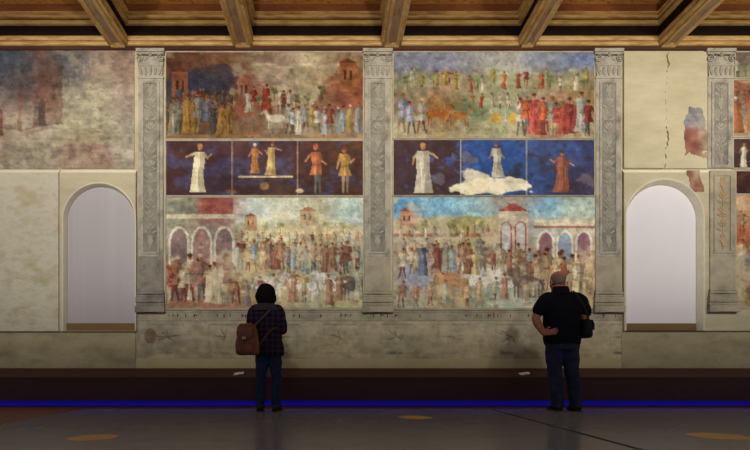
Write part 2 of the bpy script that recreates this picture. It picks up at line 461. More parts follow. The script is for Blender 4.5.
    def mesh(s, name, x0, z1, y, mask=None, thick=.006):
        W, H = s.W, s.H
        xs = x0 + s.u; zs = z1 - s.v
        co = np.stack([xs, np.full_like(xs, y), zs], -1).reshape(-1, 3)
        idx = np.arange(W * H).reshape(H, W)
        q = np.stack([idx[:-1, :-1], idx[1:, :-1], idx[1:, 1:], idx[:-1, 1:]], -1)
        if mask is not None:
            mk = mask[:-1, :-1] & mask[1:, 1:] & mask[1:, :-1] & mask[:-1, 1:]
            q = q[mk]
        q = q.reshape(-1, 4)
        col = np.concatenate([lin(np.clip(s.img, 0, 1)), np.ones((H, W, 1))], -1).reshape(-1, 4)
        nf = q
        if mask is None:      # skirt back to the wall
            ring = np.concatenate([idx[0, :-1], idx[:-1, -1], idx[-1, :0:-1], idx[:0:-1, 0]])
            nb = len(ring); base = len(co)
            back = co[ring].copy(); back[:, 1] += thick
            co = np.concatenate([co, back]); col = np.concatenate([col, col[ring]])
            k = np.arange(nb); k2 = (k + 1) % nb
            nf = np.concatenate([q, np.stack([ring[k], ring[k2], base + k2, base + k], -1)])
        me = bpy.data.meshes.new(name)
        if mask is not None:
            used = np.unique(nf); mp = np.full(len(co), -1); mp[used] = np.arange(len(used))
            co = co[used]; col = col[used]; nf = mp[nf]
        me.from_pydata(co.tolist(), [], nf.tolist())
        at = me.color_attributes.new('paint', 'FLOAT_COLOR', 'POINT')
        at.data.foreach_set('color', col.astype(np.float32).ravel())
        return me

PG = 1.12       # paint gain (limewash brightness)
def fresco(cv, label, px0, px1, py0, py1, y, border='#b3aa92', bw=.02, cat='fresco'):
    me = cv.mesh('fresco', X(px0), Z(py0), y)
    o = link('fresco', me, M['paint'])
    tag(o, label, cat)
    if border:
        x0, x1, z0, z1 = X(px0), X(px1), Z(py1), Z(py0)
        bm = B(); w = bw
        # four mitred strips standing a few millimetres proud
        ot = [(x0 - w, z0 - w), (x1 + w, z0 - w), (x1 + w, z1 + w), (x0 - w, z1 + w)]
        it = [(x0, z0), (x1, z0), (x1, z1), (x0, z1)]
        f1 = [bm.verts.new((p[0], y - .006, p[1])) for p in ot]; f2 = [bm.verts.new((p[0], y - .006, p[1])) for p in it]
        b1 = [bm.verts.new((p[0], y + .008, p[1])) for p in ot]; b2 = [bm.verts.new((p[0], y + .008, p[1])) for p in it]
        for i in range(4):
            j = (i + 1) % 4
            bm.faces.new((f1[i], f1[j], f2[j], f2[i])); bm.faces.new((f1[i], b1[i], b1[j], f1[j])); bm.faces.new((f2[i], f2[j], b2[j], b2[i]))
        obj('painted_border', bm, M['border'], o)
    return o
M['border'] = noise_mat('pale border line', ['#8d8470', '#aca38c', '#b7ae96'], 6, .85, .2)
def canvas_for(px0, px1, py0, py1, seed): return Canvas(X(px1) - X(px0), Z(py0) - Z(py1), seed)

WY = D                 # painted wall plane
FY = WY - .012         # fresco surface
SLAB = .055            # the thicker lower plaster skin
SY = WY - SLAB
NICHE = SY + .16

# ---------------------------------------------------------------- room shell
def arch_sheet(x0, x1, z0, z1, yf, yb, openings, rim=0.0):
    """wall sheet with round-headed openings (xa, xb, zsill, zspring); front at yf, reveals back to yb.
       bev chamfers the top edge."""
    bm = B()
    cuts = []
    def q(*p, mi=0): bm.faces.new([bm.verts.new(v) for v in p]).material_index = mi
    cur = x0
    for xa, xb, zs, zp, sp in openings:
        q((cur, yf, z0), (xa, yf, z0), (xa, yf, z1), (cur, yf, z1))
        q((xa, yf, z0), (xb, yf, z0), (xb, yf, zs), (xa, yf, zs))
        c, r = (xa + xb) / 2, (xb - xa) / 2
        n = 36
        arc = [(c - r * math.cos(math.pi * i / n), zp + r * math.sin(math.pi * i / n)) for i in range(n + 1)]
        for p, s in zip(arc, arc[1:]):
            q((p[0], yf, p[1]), (s[0], yf, s[1]), (s[0], yf, z1), (p[0], yf, z1))
        loop = [(xa, zs)] + arc + [(xb, zs)]
        inn = [(xa + sp, zs)] + [(c - (r - sp) * math.cos(math.pi * i / n), zp + (r - sp) * math.sin(math.pi * i / n)) for i in range(n + 1)] + [(xb - sp, zs)]
        for k in range(len(loop)):
            k2 = (k + 1) % len(loop)
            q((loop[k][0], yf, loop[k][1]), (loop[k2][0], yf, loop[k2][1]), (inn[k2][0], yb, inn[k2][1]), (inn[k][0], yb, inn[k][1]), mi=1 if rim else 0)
        if rim:      # rounded lip round the opening, bright edge light painted into its colour
            rim_o = [(xa - rim, zs)] + [(c - (r + rim) * math.cos(math.pi * i / n), zp + (r + rim) * math.sin(math.pi * i / n)) for i in range(n + 1)] + [(xb + rim, zs)]
            rim_m = [((a[0] + b[0]) / 2, (a[1] + b[1]) / 2) for a, b in zip(loop, rim_o)]
            for k in range(len(loop) - 1):
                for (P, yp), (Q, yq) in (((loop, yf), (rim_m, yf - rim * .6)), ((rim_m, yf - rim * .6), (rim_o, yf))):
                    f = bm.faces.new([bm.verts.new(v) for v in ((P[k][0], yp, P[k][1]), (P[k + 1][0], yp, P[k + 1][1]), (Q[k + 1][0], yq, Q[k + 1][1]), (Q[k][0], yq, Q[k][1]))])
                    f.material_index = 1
        cur = xb
    q((cur, yf, z0), (x1, yf, z0), (x1, yf, z1), (cur, yf, z1))
    return bm, q

XL, XR = -8.2, 9.0
ON_L = (X(63.2, SY), X(134.8, SY), Z(331), Z(220.5), .025)
ON_R = (X(626.5, SY), X(703.5, SY), Z(331), Z(219.5), .045)
DEP_L, DEP_R = .08, .1
FYB = WY + .3
bm, q = arch_sheet(XL, XR, 0, 6.3, WY, FYB, [(ON_L[0] - .003, ON_L[1] + .003, ON_L[2], ON_L[3], 0), (ON_R[0] - .003, ON_R[1] + .003, ON_R[2], ON_R[3], 0)])
q((XL, FYB, 0), (XR, FYB, 0), (XR, FYB, 6.3), (XL, FYB, 6.3))
struct(obj('wall_back', bm, M['plaster'], keep=True))

def slab(name, x0, x1, z0, z1, opening, mat, dep=.065):
    bm, q = arch_sheet(x0, x1, z0, z1 - .06, SY, SY + dep, [opening] if opening else [], .02)
    # sloping top ledge, bottom and side returns
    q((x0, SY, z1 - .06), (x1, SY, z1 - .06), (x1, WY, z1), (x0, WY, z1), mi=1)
    q((x0, SY, z0), (x1, SY, z0), (x1, WY, z0), (x0, WY, z0))
    q((x0, SY, z0), (x0, WY, z0), (x0, WY, z1), (x0, SY, z1 - .06))
    q((x1, SY, z0), (x1, WY, z0), (x1, WY, z1), (x1, SY, z1 - .06))
    o = struct(obj(name, bm, mat, keep=True)); o.data.materials.append(M['edge_light_paint']); return o
zl = Z(170)
slab('trim_1', XL, X(60.5), Z(331.5), zl, None, M['plaster_pale'])
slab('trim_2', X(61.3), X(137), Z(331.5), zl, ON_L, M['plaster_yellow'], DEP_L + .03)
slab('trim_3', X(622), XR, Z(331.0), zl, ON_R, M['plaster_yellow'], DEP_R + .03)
# upper bare plaster beside the crack: two skins that do not meet
def ragged(seed, x, z0, z1, n, amp):
    r = random.Random(seed); out = []; v = 0
    for i in range(n + 1):
        v = v * .6 + r.uniform(-amp, amp)
        out.append((x + v, z0 + (z1 - z0) * i / n))
    return out
edge = ragged(3, X(664), Z(169), Z(53), 40, .022)
gapw = [.0 + .06 * max(0, math.sin(i / 40 * math.pi * 2.3 + .4)) * (1 if i > 7 else .2) for i in range(41)]
bm = B(); prism(bm, [(X(622.5), Z(169))] + edge + [(X(622.5), Z(53))], WY - .045, WY + .01)
bmesh.ops.bevel(bm, geom=[e for e in bm.edges if abs(e.verts[0].co.y - e.verts[1].co.y) < .001 and e.verts[0].co.y < WY - .02 and abs(e.verts[0].co.x - X(664)) < .12], offset=.018, segments=2, affect='EDGES')
struct(obj('trim_4', bm, M['plaster_yellow']))
bm = B(); prism(bm, [(X(706), Z(169)), (X(706), Z(53))] + [(x + g + .004, z) for (x, z), g in zip(edge, gapw)][::-1], WY - .03, WY + .01)
struct(obj('trim_5', bm, M['plaster_yellow']))
# dado skirt plaster below the slabs and pale strip at the foot
bm = B(); box(bm, XL, X(136), WY - .02, WY + .01, 0, Z(333)); struct(obj('trim_6', bm, M['plaster_low']))
bm = B(); box(bm, X(621), XR, WY - .02, WY + .01, 0, Z(333)); struct(obj('trim_7', bm, M['plaster_low']))
bm = B(); box(bm, X(136.5), X(620.5), WY - .03, WY + .01, 0, Z(359)); struct(obj('baseboard_back', bm, M['plaster_foot']))
# brown strip right under the ceiling
bm = B(); box(bm, XL, XR, WY - .035, WY + .01, Z(51), Z(47.6)); struct(obj('trim_8', bm, M['strip_wood']))

bm = B(); box(bm, XL, XR, -2.5, FYB, -.1, 0); struct(obj('floor', bm, M['terracotta']))
bm = B(); box(bm, XL, XR, -2.5, FYB, 6.22, 6.3); struct(obj('ceiling', bm, M['dark_wood']))

# ---------------------------------------------------------------- ceiling beams and coffers
ZB = Z(48.5)
beams = [((112.5, 126), 'gilded ceiling beam meeting the wall above the faded ruin fresco, left of the first pilaster'),
         ((236.3, 250.4), 'gilded ceiling beam ending over the upper left procession fresco'),
         ((384.4, 398.2), 'gilded ceiling beam ending over the capital of the central pilaster'),
         ((520.8, 531.5), 'gilded ceiling beam ending over the upper right procession fresco'),
         ((659.5, 672.9), 'gilded ceiling beam ending over the cracked bare plaster at right')]
by0 = 0.5
spans = []
for (a, b), lab in beams:
    x0, x1 = X(a), X(b)
    spans.append((x0, x1))
    t = thing('ceiling_beam', lab, 'ceiling beam', ((x0 + x1) / 2, by0, ZB))
    h = (x1 - x0) / 2
    bm = B(); box(bm, -h + .012, h - .012, 0, WY - by0, .012, .74); obj('beam_body', bm, M['beam'], t)
    for s in (-1, 1):
        bm = B()
        prof = [(h - .05, .012), (h - .045, 0), (h, 0), (h + .004, .03), (h - .004, .05), (h + .004, .07), (h - .012, .09)]
        n = len(prof)
        A_ = [bm.verts.new((s * x, 0, z)) for x, z in prof]; B_ = [bm.verts.new((s * x, WY - by0 - .01, z)) for x, z in prof]
        bm.faces.new(A_); bm.faces.new(B_[::-1])
        for i in range(n): bm.faces.new((A_[i], A_[(i + 1) % n], B_[(i + 1) % n], B_[i]))
        obj('edge_moulding', bm, M['gold_beam'], t)
    # little bracket where the beam lands on the wall
    bm = B()
    sweep_x(bm, -h - .004, h + .004, [(WY - by0, -.012), (WY - by0 - .05, -.012), (WY - by0 - .09, .002), (WY - by0 - .12, .012), (WY - by0, .012)])
    obj('bracket', bm, M['gold_beam'], t)
clabs = ['deep gilded ceiling coffer left of the leftmost beam, above the ruin fresco',
         'deep gilded ceiling coffer above the left half of the upper left fresco',
         'deep gilded ceiling coffer above the right half of the upper left fresco',
         'deep gilded coffer above the left half of the upper right fresco, by the central pilaster',
         'deep gilded ceiling coffer above the third pilaster',
         'deep gilded ceiling coffer right of the rightmost beam']
xs = [(XL + 1.2, spans[0][0])] + [(spans[i][1], spans[i + 1][0]) for i in range(4)] + [(spans[4][1], XR - 1.2)]
CY0 = 5.35
zA = ZB + .015
for (x0, x1), lab in zip(xs, clabs):
    t = thing('ceiling_coffer', lab, 'ceiling coffer', ((x0 + x1) / 2, (CY0 + WY) / 2, zA))
    hx, hy = (x1 - x0) / 2 - .001, (WY - CY0) / 2 - .001
    def fr(name, prof, mat):
        bm = B(); frame_loft(bm, -hx, hx, -hy, hy, prof); return obj(name, bm, mat, t)
    fr('lower_moulding', [(0, .01), (.03, .01), (.045, .018), (.05, .045), (.044, .06), (.028, .064), (.028, .074), (.05, .078), (.058, .1), (.056, .13), (.046, .142), (.03, .146), (.03, .158), (0, .16)], M['gold'])
    fr('frieze_board', [(0, .16), (.006, .16), (.006, .325), (0, .325)], M['dark_wood'])
    fr('upper_moulding', [(0, .325), (.03, .325), (.05, .33), (.058, .35), (.056, .378), (.045, .39), (.02, .394), (0, .394)], M['gold'])
    fr('groove', [(0, .394), (.02, .394), (.02, .418), (0, .418)], M['dark_wood'])
    fr('crown_moulding', [(0, .418), (.045, .418), (.06, .424), (.068, .443), (.06, .46), (.05, .465), (.052, .472), (.074, .48), (.078, .497), (0, .5)], M['gold'])
    fr('fascia', [(0, .5), (.015, .5), (.015, .655), (0, .655)], M['red_wood'])
    bm = B(); box(bm, -hx, hx, -hy, hy, .655, .70)
    # raised lozenges on the panel
    k = max(2, int(hx * 2 / .45))
    for i in range(k):
        for j in range(4):
            cx = -hx + (i + .5) * hx * 2 / k; cy = -hy + (j + .5) * hy * 2 / 4
            box(bm, cx - .16, cx + .16, cy - .2, cy + .2, .64, .656)
    obj('panel', bm, M['coffer'], t)
# cross beam that closes the first row of coffers
t = thing('cross_beam', 'brown cross beam closing the coffers on the room side, square to the gilded beams', 'ceiling beam', (0, CY0 - .15, ZB + .05))
for i, (x0, x1) in enumerate(xs):
    bm = B(); box(bm, x0 + .001, x1 - .001, -.13, .148, 0, .66); obj('beam_body', bm, M['beam'], t)

# ---------------------------------------------------------------- niches
def niche(label, o, dep, mat, cat='panel'):
    xa, xb, zs, zp, sp = o
    t = thing('arched_panel', label, cat, ((xa + xb) / 2, SY + dep, zs))
    h = (xb - xa) / 2 - sp - .001; zz = zp - zs
    arc = [(-h * math.cos(math.pi * i / 36), zz + h * math.sin(math.pi * i / 36)) for i in range(37)]
    bm = B(); prism(bm, [(-h, .12), *arc, (h, .12)], 0, .03)
    obj('board', bm, M[mat], t)
    bm = B(); box(bm, -h, h, -.02, .03, .004, .12)
    bmesh.ops.bevel(bm, geom=list(bm.edges), offset=.006, segments=2, affect='EDGES')
    obj('sill', bm, M['niche_sill'], t)
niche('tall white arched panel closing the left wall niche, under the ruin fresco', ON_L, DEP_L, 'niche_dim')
niche('tall bright white arched panel closing the right wall niche, right of the third pilaster', ON_R, DEP_R, 'niche')

# ---------------------------------------------------------------- painted pilasters
def ornament(bm, z0, z1, w, y, seed):
    r = random.Random(seed)
    z = z0; n = int((z1 - z0) / .19)
    st = (z1 - z0) / n
    prism(bm, [(-.006, z0), (.006, z0), (.006, z1), (-.006, z1)], y - .006, y)
    for i in range(n):
        c = z0 + (i + .5) * st
        k = i % 4
        if k == 0:      # urn
            pts = [(-.03, -.07), (.03, -.07), (.015, -.05), (.05, 0), (.06, .04), (.03, .07), (-.03, .07), (-.06, .04), (-.05, 0), (-.015, -.05)]
            domed(bm, [(x * w / .11, c + z_) for x, z_ in pts], y, .012)
        elif k == 2:    # rosette
            for q in range(6):
                a = q * math.pi / 3
                domed(bm, ellipse_pts(.032 * math.cos(a), c + .032 * math.sin(a), .026, .014, 10, a), y, .008)
            domed(bm, ellipse_pts(0, c, .018, .018, 12), y, .014)
        for s in (-1, 1):
            for dz, ang, ln in ((-.04, .5, .05), (.03, .95, .055), (.07, 1.3, .035)):
                if k == 0 and dz < .05: continue
                a = ang
                domed(bm, ellipse_pts(s * (.012 + ln * math.cos(a)), c + dz + ln * .6 * math.sin(a), ln, .016, 10, s * a if s > 0 else math.pi - a), y, .008)
def curl(bm, cx, cz, r, s, y, dep):
    """volute: thick spiral band"""
    pts_o, pts_i = [], []
    N = 40
    for i in range(N + 1):
        t = i / N; a = math.pi / 2 - s * 0 + t * 3.2 * math.pi
        ro = r * (1 - .75 * t); ri = ro - r * .2
        pts_o.append((cx + s * ro * math.cos(a), cz + ro * math.sin(a))); pts_i.append((cx + s * ri * math.cos(a), cz + ri * math.sin(a)))
    for i in range(N):
        a, b, c, d = pts_o[i], pts_o[i + 1], pts_i[i + 1], pts_i[i]
        v = [bm.verts.new((p[0], yy, p[1])) for yy in (y - dep, y) for p in (a, b, c, d)]
        for qd in ((0, 1, 2, 3), (0, 1, 5, 4), (1, 2, 6, 5), (2, 3, 7, 6), (3, 0, 4, 7)):
            bm.faces.new([v[k] for k in qd])
def strips(bm, x0, x1, z0, z1, y, dep, w):
    for a in ((x0, x1, z0, z0 + w), (x0, x1, z1 - w, z1), (x0, x0 + w, z0 + w, z1 - w), (x1 - w, x1, z0 + w, z1 - w)):
        box(bm, a[0], a[1], y - dep, y, a[2], a[3])
def pilaster(label, pxc, hw_px, seed, lowstone='stone_warm', ledge=False):
    cx = X(pxc); hw = hw_px / K
    t = thing('pilaster', label, 'pilaster', (cx, WY, Z(313)))
    o = Z(313)
    zc0, zc1 = Z(80) - o, Z(50.5) - o
    zs = Z(257) - o; zb = Z(290) - o
    zcut = (zl - o) if ledge else zs
    yf = -.03
    bm = B(); box(bm, -hw, hw, yf, .004, (zl + .02 - o) if ledge else zs, zc0)
    obj('shaft', bm, M['stone'], t)
    if ledge:      # lower half lies on the thicker plaster skin
        yl = -SLAB - .02
        bm = B(); box(bm, -hw, hw, yl, -SLAB + .004, zs, zcut - .035); obj('lower_shaft', bm, M['stone_warm'], t)
    else: yl = yf
    pz0, pz1 = zs + .06, zc0 - .06
    if not ledge:
        bm = B(); box(bm, -hw * .62, hw * .62, yf - .004, yf + .004, pz0, pz1); obj('panel', bm, M['stone_dark'], t)
        bm = B(); strips(bm, -hw * .72, hw * .72, pz0 - .02, pz1 + .02, yf, .014, .03); obj('panel_frame', bm, M['stone'], t)
        bm = B(); ornament(bm, pz0 + .05, pz1 - .05, hw * .5, yf - .003, seed)
        obj('ornament', bm, M['ornament'], t)
    else:
        c1 = zl + .05 - o
        bm = B(); box(bm, -hw * .62, hw * .62, yf - .004, yf + .004, c1, pz1); obj('panel', bm, M['stone_dark'], t)
        bm = B(); strips(bm, -hw * .72, hw * .72, c1 - .02, pz1 + .02, yf, .014, .03); obj('panel_frame', bm, M['stone'], t)
        bm = B(); ornament(bm, c1 + .05, pz1 - .05, hw * .5, yf - .003, seed); obj('ornament', bm, M['ornament'], t)
        bm = B(); strips(bm, -hw * .72, hw * .72, zs + .04, zcut - .09, yl, .012, .03); obj('panel_frame', bm, M['stone_warm'], t)
        bm = B(); ornament(bm, zs + .1, zcut - .15, hw * .5, yl - .001, seed + 1); obj('ornament', bm, M['sepia'], t)
    # capital
    bm = B()
    h = zc1 - zc0; cw = hw * 1.16
    box(bm, -hw * 1.04, hw * 1.04, yf - .012, .004, zc0, zc0 + .035)
    prism(bm, [(-hw * .95, zc0 + .035), (hw * .95, zc0 + .035), (hw * 1.08, zc0 + h * .75), (-hw * 1.06, zc0 + h * .75)], yf - .01, .004)
    box(bm, -cw, cw, yf - .03, .004, zc1 - .05, zc1)
    box(bm, -cw * .95, cw * .95, yf - .022, .004, zc1 - .085, zc1 - .055)
    box(bm, -hw * 1.02, hw * 1.02, yf - .02, .004, zc0 + h * .42, zc0 + h * .47)
    cap = obj('capital', bm, M['stone'], t)
    for s in (-1, 1):
        bm = B(); curl(bm, s * hw * .88, zc1 - .15, .065, s, yf - .008, .022); obj('volute', bm, M['ornament'], cap)
    bm = B()
    for k in (-2, -1, 0, 1, 2):
        ln = .085 if k % 2 == 0 else .065
        domed(bm, ellipse_pts(k * hw * .4, zc0 + .07 + ln * .6, .026, ln, 12, -k * .12), yf - .009, .02)
    for k in (-1, 1):
        domed(bm, ellipse_pts(k * hw * .35, zc1 - .15, .02, .05, 12, k * .7), yf - .009, .016)
    domed(bm, ellipse_pts(0, zc1 - .09, .03, .035, 12), yf - .015, .022)
    obj('leaves', bm, M['ornament'], cap)
    # pedestal and base
    bm = B(); box(bm, -hw * 1.0, hw * 1.0, yl, -0.0, zb, zs - .002); obj('pedestal', bm, M[lowstone], t)
    bm = B()
    for (w_, d_, z0_, z1_) in ((1.06, .016, zb - .03, zb), (1.1, .03, zb - .075, zb - .03), (1.12, .022, zb - .11, zb - .075), (1.16, .04, zb - .2, zb - .11), (1.18, .03, zb - .245, zb - .2), (1.2, .05, 0, zb - .245)):
        box(bm, -hw * w_, hw * w_, yl - d_, 0, z0_, z1_)
    bmesh.ops.bevel(bm, geom=[e for e in bm.edges if abs(e.verts[0].co.z - e.verts[1].co.z) < 1e-5], offset=.008, segments=2, affect='EDGES')
    obj('base', bm, M[lowstone], t)
    return t
pilaster('grey painted pilaster left of the left fresco bay, beside the left niche', 151.3, 12.2, 11, 'stone_dark')
pilaster('grey painted pilaster standing between the two fresco bays', 377.5, 12.8, 12)
pilaster('grey painted pilaster between the right fresco bay and the right niche', 607.5, 12.5, 13)
pilaster('worn grey painted pilaster at far right, crossed by the lit plaster ledge', 719, 12.5, 14, 'stone_warm', True)

# ---------------------------------------------------------------- frescoes (generic stand-ins)
warm = ['#8a3f30', '#a0603a', '#b08a50', '#5f6a86', '#b8ae92', '#7a5a3c', '#6f7a5a', '#c0b8a4', '#93583f']
past = ['#b5a88a', '#a8a894', '#b89a78', '#98806a', '#8f9a98', '#c0b8a0', '#a07a60', '#b0a070', '#9a8f8a', '#8f5f50']

# upper left
px = (166.5, 362.8, 53, 139)
c = canvas_for(*px, 21); w, h = c.wm, c.hm
c.coarse([['#6a4836', '#70503a', '#75604e', '#a08c78', '#b0a384', '#8f7258'],
          ['#3c3c4c', '#46424c', '#7c5040', '#a89784', '#aa9c7a', '#96583f'],
          ['#564c44', '#605648', '#8a5340', '#a08870', '#9d8f78', '#9b5a44'],
          ['#6a5540', '#6d5c44', '#8a6a4c', '#8f7f68', '#98886a', '#8d7a66']])
for k in range(5):
    c.ell(w * (.5 + .1 * k), h * (.14 + .03 * (k % 2)), .2, .025, '#c4bc9c', .5)
c.poly([(w * .1, h * .5), (w * .1, h * .2), (w * .3, h * .12), (w * .4, h * .28), (w * .4, h * .5)], '#3a3a4a', .55)
c.house(w * .03, w * .11, h * .62, h * .22, '#80523a', '#6a3a2a'); c.house(w * .36, w * .43, h * .6, h * .3, '#8a5844', '#70402e')
c.poly([(w * .46, h * .62), (w * .56, h * .34), (w * .66, h * .5), (w * .74, h * .36), (w * .86, h * .62)], '#a39a78', .7)
c.poly([(w * .72, h * .7), (w * .8, h * .42), (w * .93, h * .3), (w, h * .38), (w, h * .75)], '#8a5642', .7)
c.house(w * .88, w * .97, h * .45, h * .12, '#9c6440', '#7c4428')
for x_ in (.47, .55, .66, .72, .79): c.tree(w * x_, h * (.6 + .06 * math.sin(x_ * 30)), .2, '#6c6a48')
c.crowd(w * .05, w * .36, h * .66, .3, 9, ['#5a5048', '#7a5a3c', '#50566c', '#8a4a38'], .03)
c.crowd(w * .42, w * .64, h * .72, .36, 7, ['#8a3a30', '#b8ae98', '#a0583c', '#c4bca8'], .03)
c.beast(w * .56, h * .88, .34, '#b9b2a0', .9, -1); c.beast(w * .42, h * .9, .3, '#7a6450', .9, 1)
c.crowd(w * .03, w * .32, h * .96, .58, 9, ['#8f8a80', '#a07a40', '#6f7488', '#a39a80', '#5e5a50'], .02)
c.crowd(w * .62, w * .97, h * .95, .44, 12, ['#9aa0a0', '#a08a50', '#45568c', '#9a5a4c', '#b8b4a4'], .02)
c.rect(0, h * .96, w, h, '#a07a54', .6)
c.finish(1500, .34); c.wear(.24, '#a89a80', .68); c.tone(PG * .84, .84, 1.2)
fresco(c, 'upper left fresco with a procession before red houses and pale hills', *px, FY)

# middle left
px = (166.5, 362.8, 141.5, 195.5)
c = canvas_for(*px, 22); w, h = c.wm, c.hm
c.coarse([['#3e2828', '#3c2a30', '#44302e', '#3e2c34', '#402a26', '#463024'], ['#3a2628', '#3a2a34', '#3c2a28', '#42302c', '#3a2826', '#3f2a26']])
m = c.noise(.16, 1.4, 5); c.mix((m - .55) * 9, '#3f4468', .5)
for x_ in (.335, .668): c.line(w * x_, 0, w * x_, h, .014, '#a89878', .8)
c.figure(w * .16, h * .95, .74, '#c6bd9c', 'robe', cap='#8a6a3c')
c.figure(w * .45, h * .6, .46, '#9a6a40', 'robe'); c.figure(w * .53, h * .62, .5, '#a8905c', 'robe')
c.line(w * .37, h * .66, w * .64, h * .655, .028, '#b7a985', .9)
c.figure(w * .77, h * .95, .74, '#9a6040', 'tunic', cap='#8a3f2c'); c.figure(w * .91, h * .95, .7, '#a07c44', 'tunic')
c.ell(w * .5, h * .83, .07, .06, '#8a7048', .7); c.ell(w * .68, h * .92, .06, .035, '#b7a985', .8); c.ell(w * .33, h * .93, .09, .03, '#6a4a30', .8)
c.finish(700, .2, .009); c.wear(.25, '#6a5a50', .72); c.tone(PG * 1.08, 1.0, 1.0)
fresco(c, 'dark brown middle left fresco band with pale robed figures in three fields', *px, FY)

# lower left
px = (166.5, 362.8, 198, 308)
c = canvas_for(*px, 23); w, h = c.wm, c.hm
c.coarse([['#7c7c66', '#905e54', '#a6b0a8', '#b4bcae', '#aca88c', '#a0b0a8'],
          ['#908c7c', '#86807a', '#b0a27c', '#bab28e', '#aaa07a', '#a09c84'],
          ['#807468', '#9a7c64', '#9e966f', '#a8a080', '#969480', '#8f9488'],
          ['#846a56', '#946e56', '#a28f68', '#a89a74', '#9c977c', '#9c986f']])
c.rect(0, 0, w * .16, h * .14, '#77796a', .8); c.rect(w * .18, 0, w * .34, h * .14, '#8a5048', .8)
c.rect(0, h * .15, w * .35, h * .19, '#b4ac94', .9)
for k in range(3):
    c.arch(w * (.065 + .115 * k), h * .93, w * .042, h * .14, h * .42, w * .013, '#b5b09c', '#7c6a66' if k != 1 else '#8d706a')
c.rect(0, h * .93, w * .36, h, '#a57860', .6)
for x_ in (.44, .62, .8, .93): c.ell(w * x_, h * .3, .24, .1, '#b3a680', .7)
c.house(w * .4, w * .46, h * .3, h * .17, '#a88868', '#8a5a44'); c.house(w * .68, w * .76, h * .25, h * .12, '#a89270', '#8f6a50')
for x_ in (.5, .58, .82, .9): c.tree(w * x_, h * .32, .16, '#8a8a60', .7)
c.crowd(w * .38, w * .97, h * .52, .24, 22, past, .03, .8)
c.crowd(w * .36, w * .98, h * .68, .44, 20, past + ['#6f6250', '#7a5544'], .03, .9)
for x_, cl, f in ((.5, '#b5b0a4', 1), (.66, '#a88a6c', -1), (.83, '#b4b4b0', -1), (.95, '#6f6258', 1)): c.beast(w * x_, h * .86, .42, cl, .85, f)
for x_, cl, f in ((.52, '#c0bcae', 1), (.7, '#b8b6ae', -1), (.88, '#c0beb4', -1), (.97, '#5f554c', 1)): c.beast(w * x_, h * .93, .5, cl, .9, f)
c.crowd(w * .38, w * .98, h * .42, .17, 16, past + ['#8a5a48'], .02, .8)
c.crowd(w * .02, w * .36, h * .96, .66, 11, ['#8f3f38', '#b8ae90', '#a89a80', '#8a6a50', '#a07a6a', '#b4a488'], .02)
c.crowd(w * .4, w * .97, h * .98, .46, 8, past, .05, .85)
for k in range(40): c.ell(c.rng.uniform(.36, 1) * w, c.rng.uniform(.5, 1) * h, .035, .025, hexc(past[c.rng.randint(len(past))]) * c.rng.uniform(.8, 1.15), .6)
c.finish(1700, .34); c.wear(.22, '#bdb496', .62); c.tone(PG * .98, .9, 1.18)
fresco(c, 'lower left fresco, pale crowd with arches at its left, behind the woman', *px, FY)

# upper right
px = (393.5, 593.7, 53, 138.5)
c = canvas_for(*px, 24); w, h = c.wm, c.hm
c.coarse([['#7b7f90', '#7c8094', '#949696', '#9c9a94', '#7c8494', '#6c7a9c'],
          ['#948a70', '#987e68', '#a49474', '#989e7c', '#988f70', '#9c865e'],
          ['#85785f', '#a07446', '#7a8060', '#989878', '#98705c', '#a08054'],
          ['#a89c80', '#968460', '#929070', '#989878', '#8c6c58', '#a89874']])
for k, x_ in enumerate((.12, .3, .5, .7, .9)):
    c.poly([(w * (x_ - .16), h * .42), (w * x_, h * (.16 + .05 * (k % 2))), (w * (x_ + .16), h * .42)], ['#8f9470', '#a09470'][k % 2], .6)
for x_ in (.07, .2, .42, .62, .78, .95): c.tree(w * x_, h * .42, .2, '#7c8a58', .8)
c.house(w * .23, w * .3, h * .42, h * .26, '#a8866a', '#8a5040')
c.crowd(w * .1, w * .95, h * .44, .26, 16, ['#a85a3c', '#c4bca4', '#8f9a70', '#8a4038', '#a89440'], .04, .85)
c.beast(w * .22, h * .84, .38, '#a0602c', .9, 1); c.beast(w * .33, h * .86, .36, '#a86a34', .9, 1)
c.beast(w * .52, h * .8, .34, '#c4beac', .9, 1)
c.rect(w * .36, h * .62, w * .62, h * .78, '#6f7f5c', .5)
for x_ in (.51, .6): c.ell(w * x_, h * .77, .09, .09, '#b08f3c', .85)
c.crowd(w * .04, w * .14, h * .95, .56, 3, ['#9aa0b0', '#b0a894'], .0); c.crowd(w * .64, w * .97, h * .96, .56, 12, ['#a04a3c', '#b4b4a8', '#6a6a5c', '#aa5638', '#98a090', '#a84a44'], .01)
c.crowd(w * .4, w * .62, h * .66, .22, 6, ['#a04a30', '#c0b8a0', '#a87044'], .02)
for k in range(26): c.line(*(lambda a, b: (a, b, a + .08, b - .01))(c.rng.uniform(0, .95) * w, c.rng.uniform(.86, .99) * h), .014, '#8a7a58', .5)
c.finish(1500, .34); c.wear(.24, '#b4aa8c', .68); c.tone(PG * .88, .82, 1.18)
fresco(c, 'upper right fresco with green hills, brown oxen and red robed people', *px, FY)

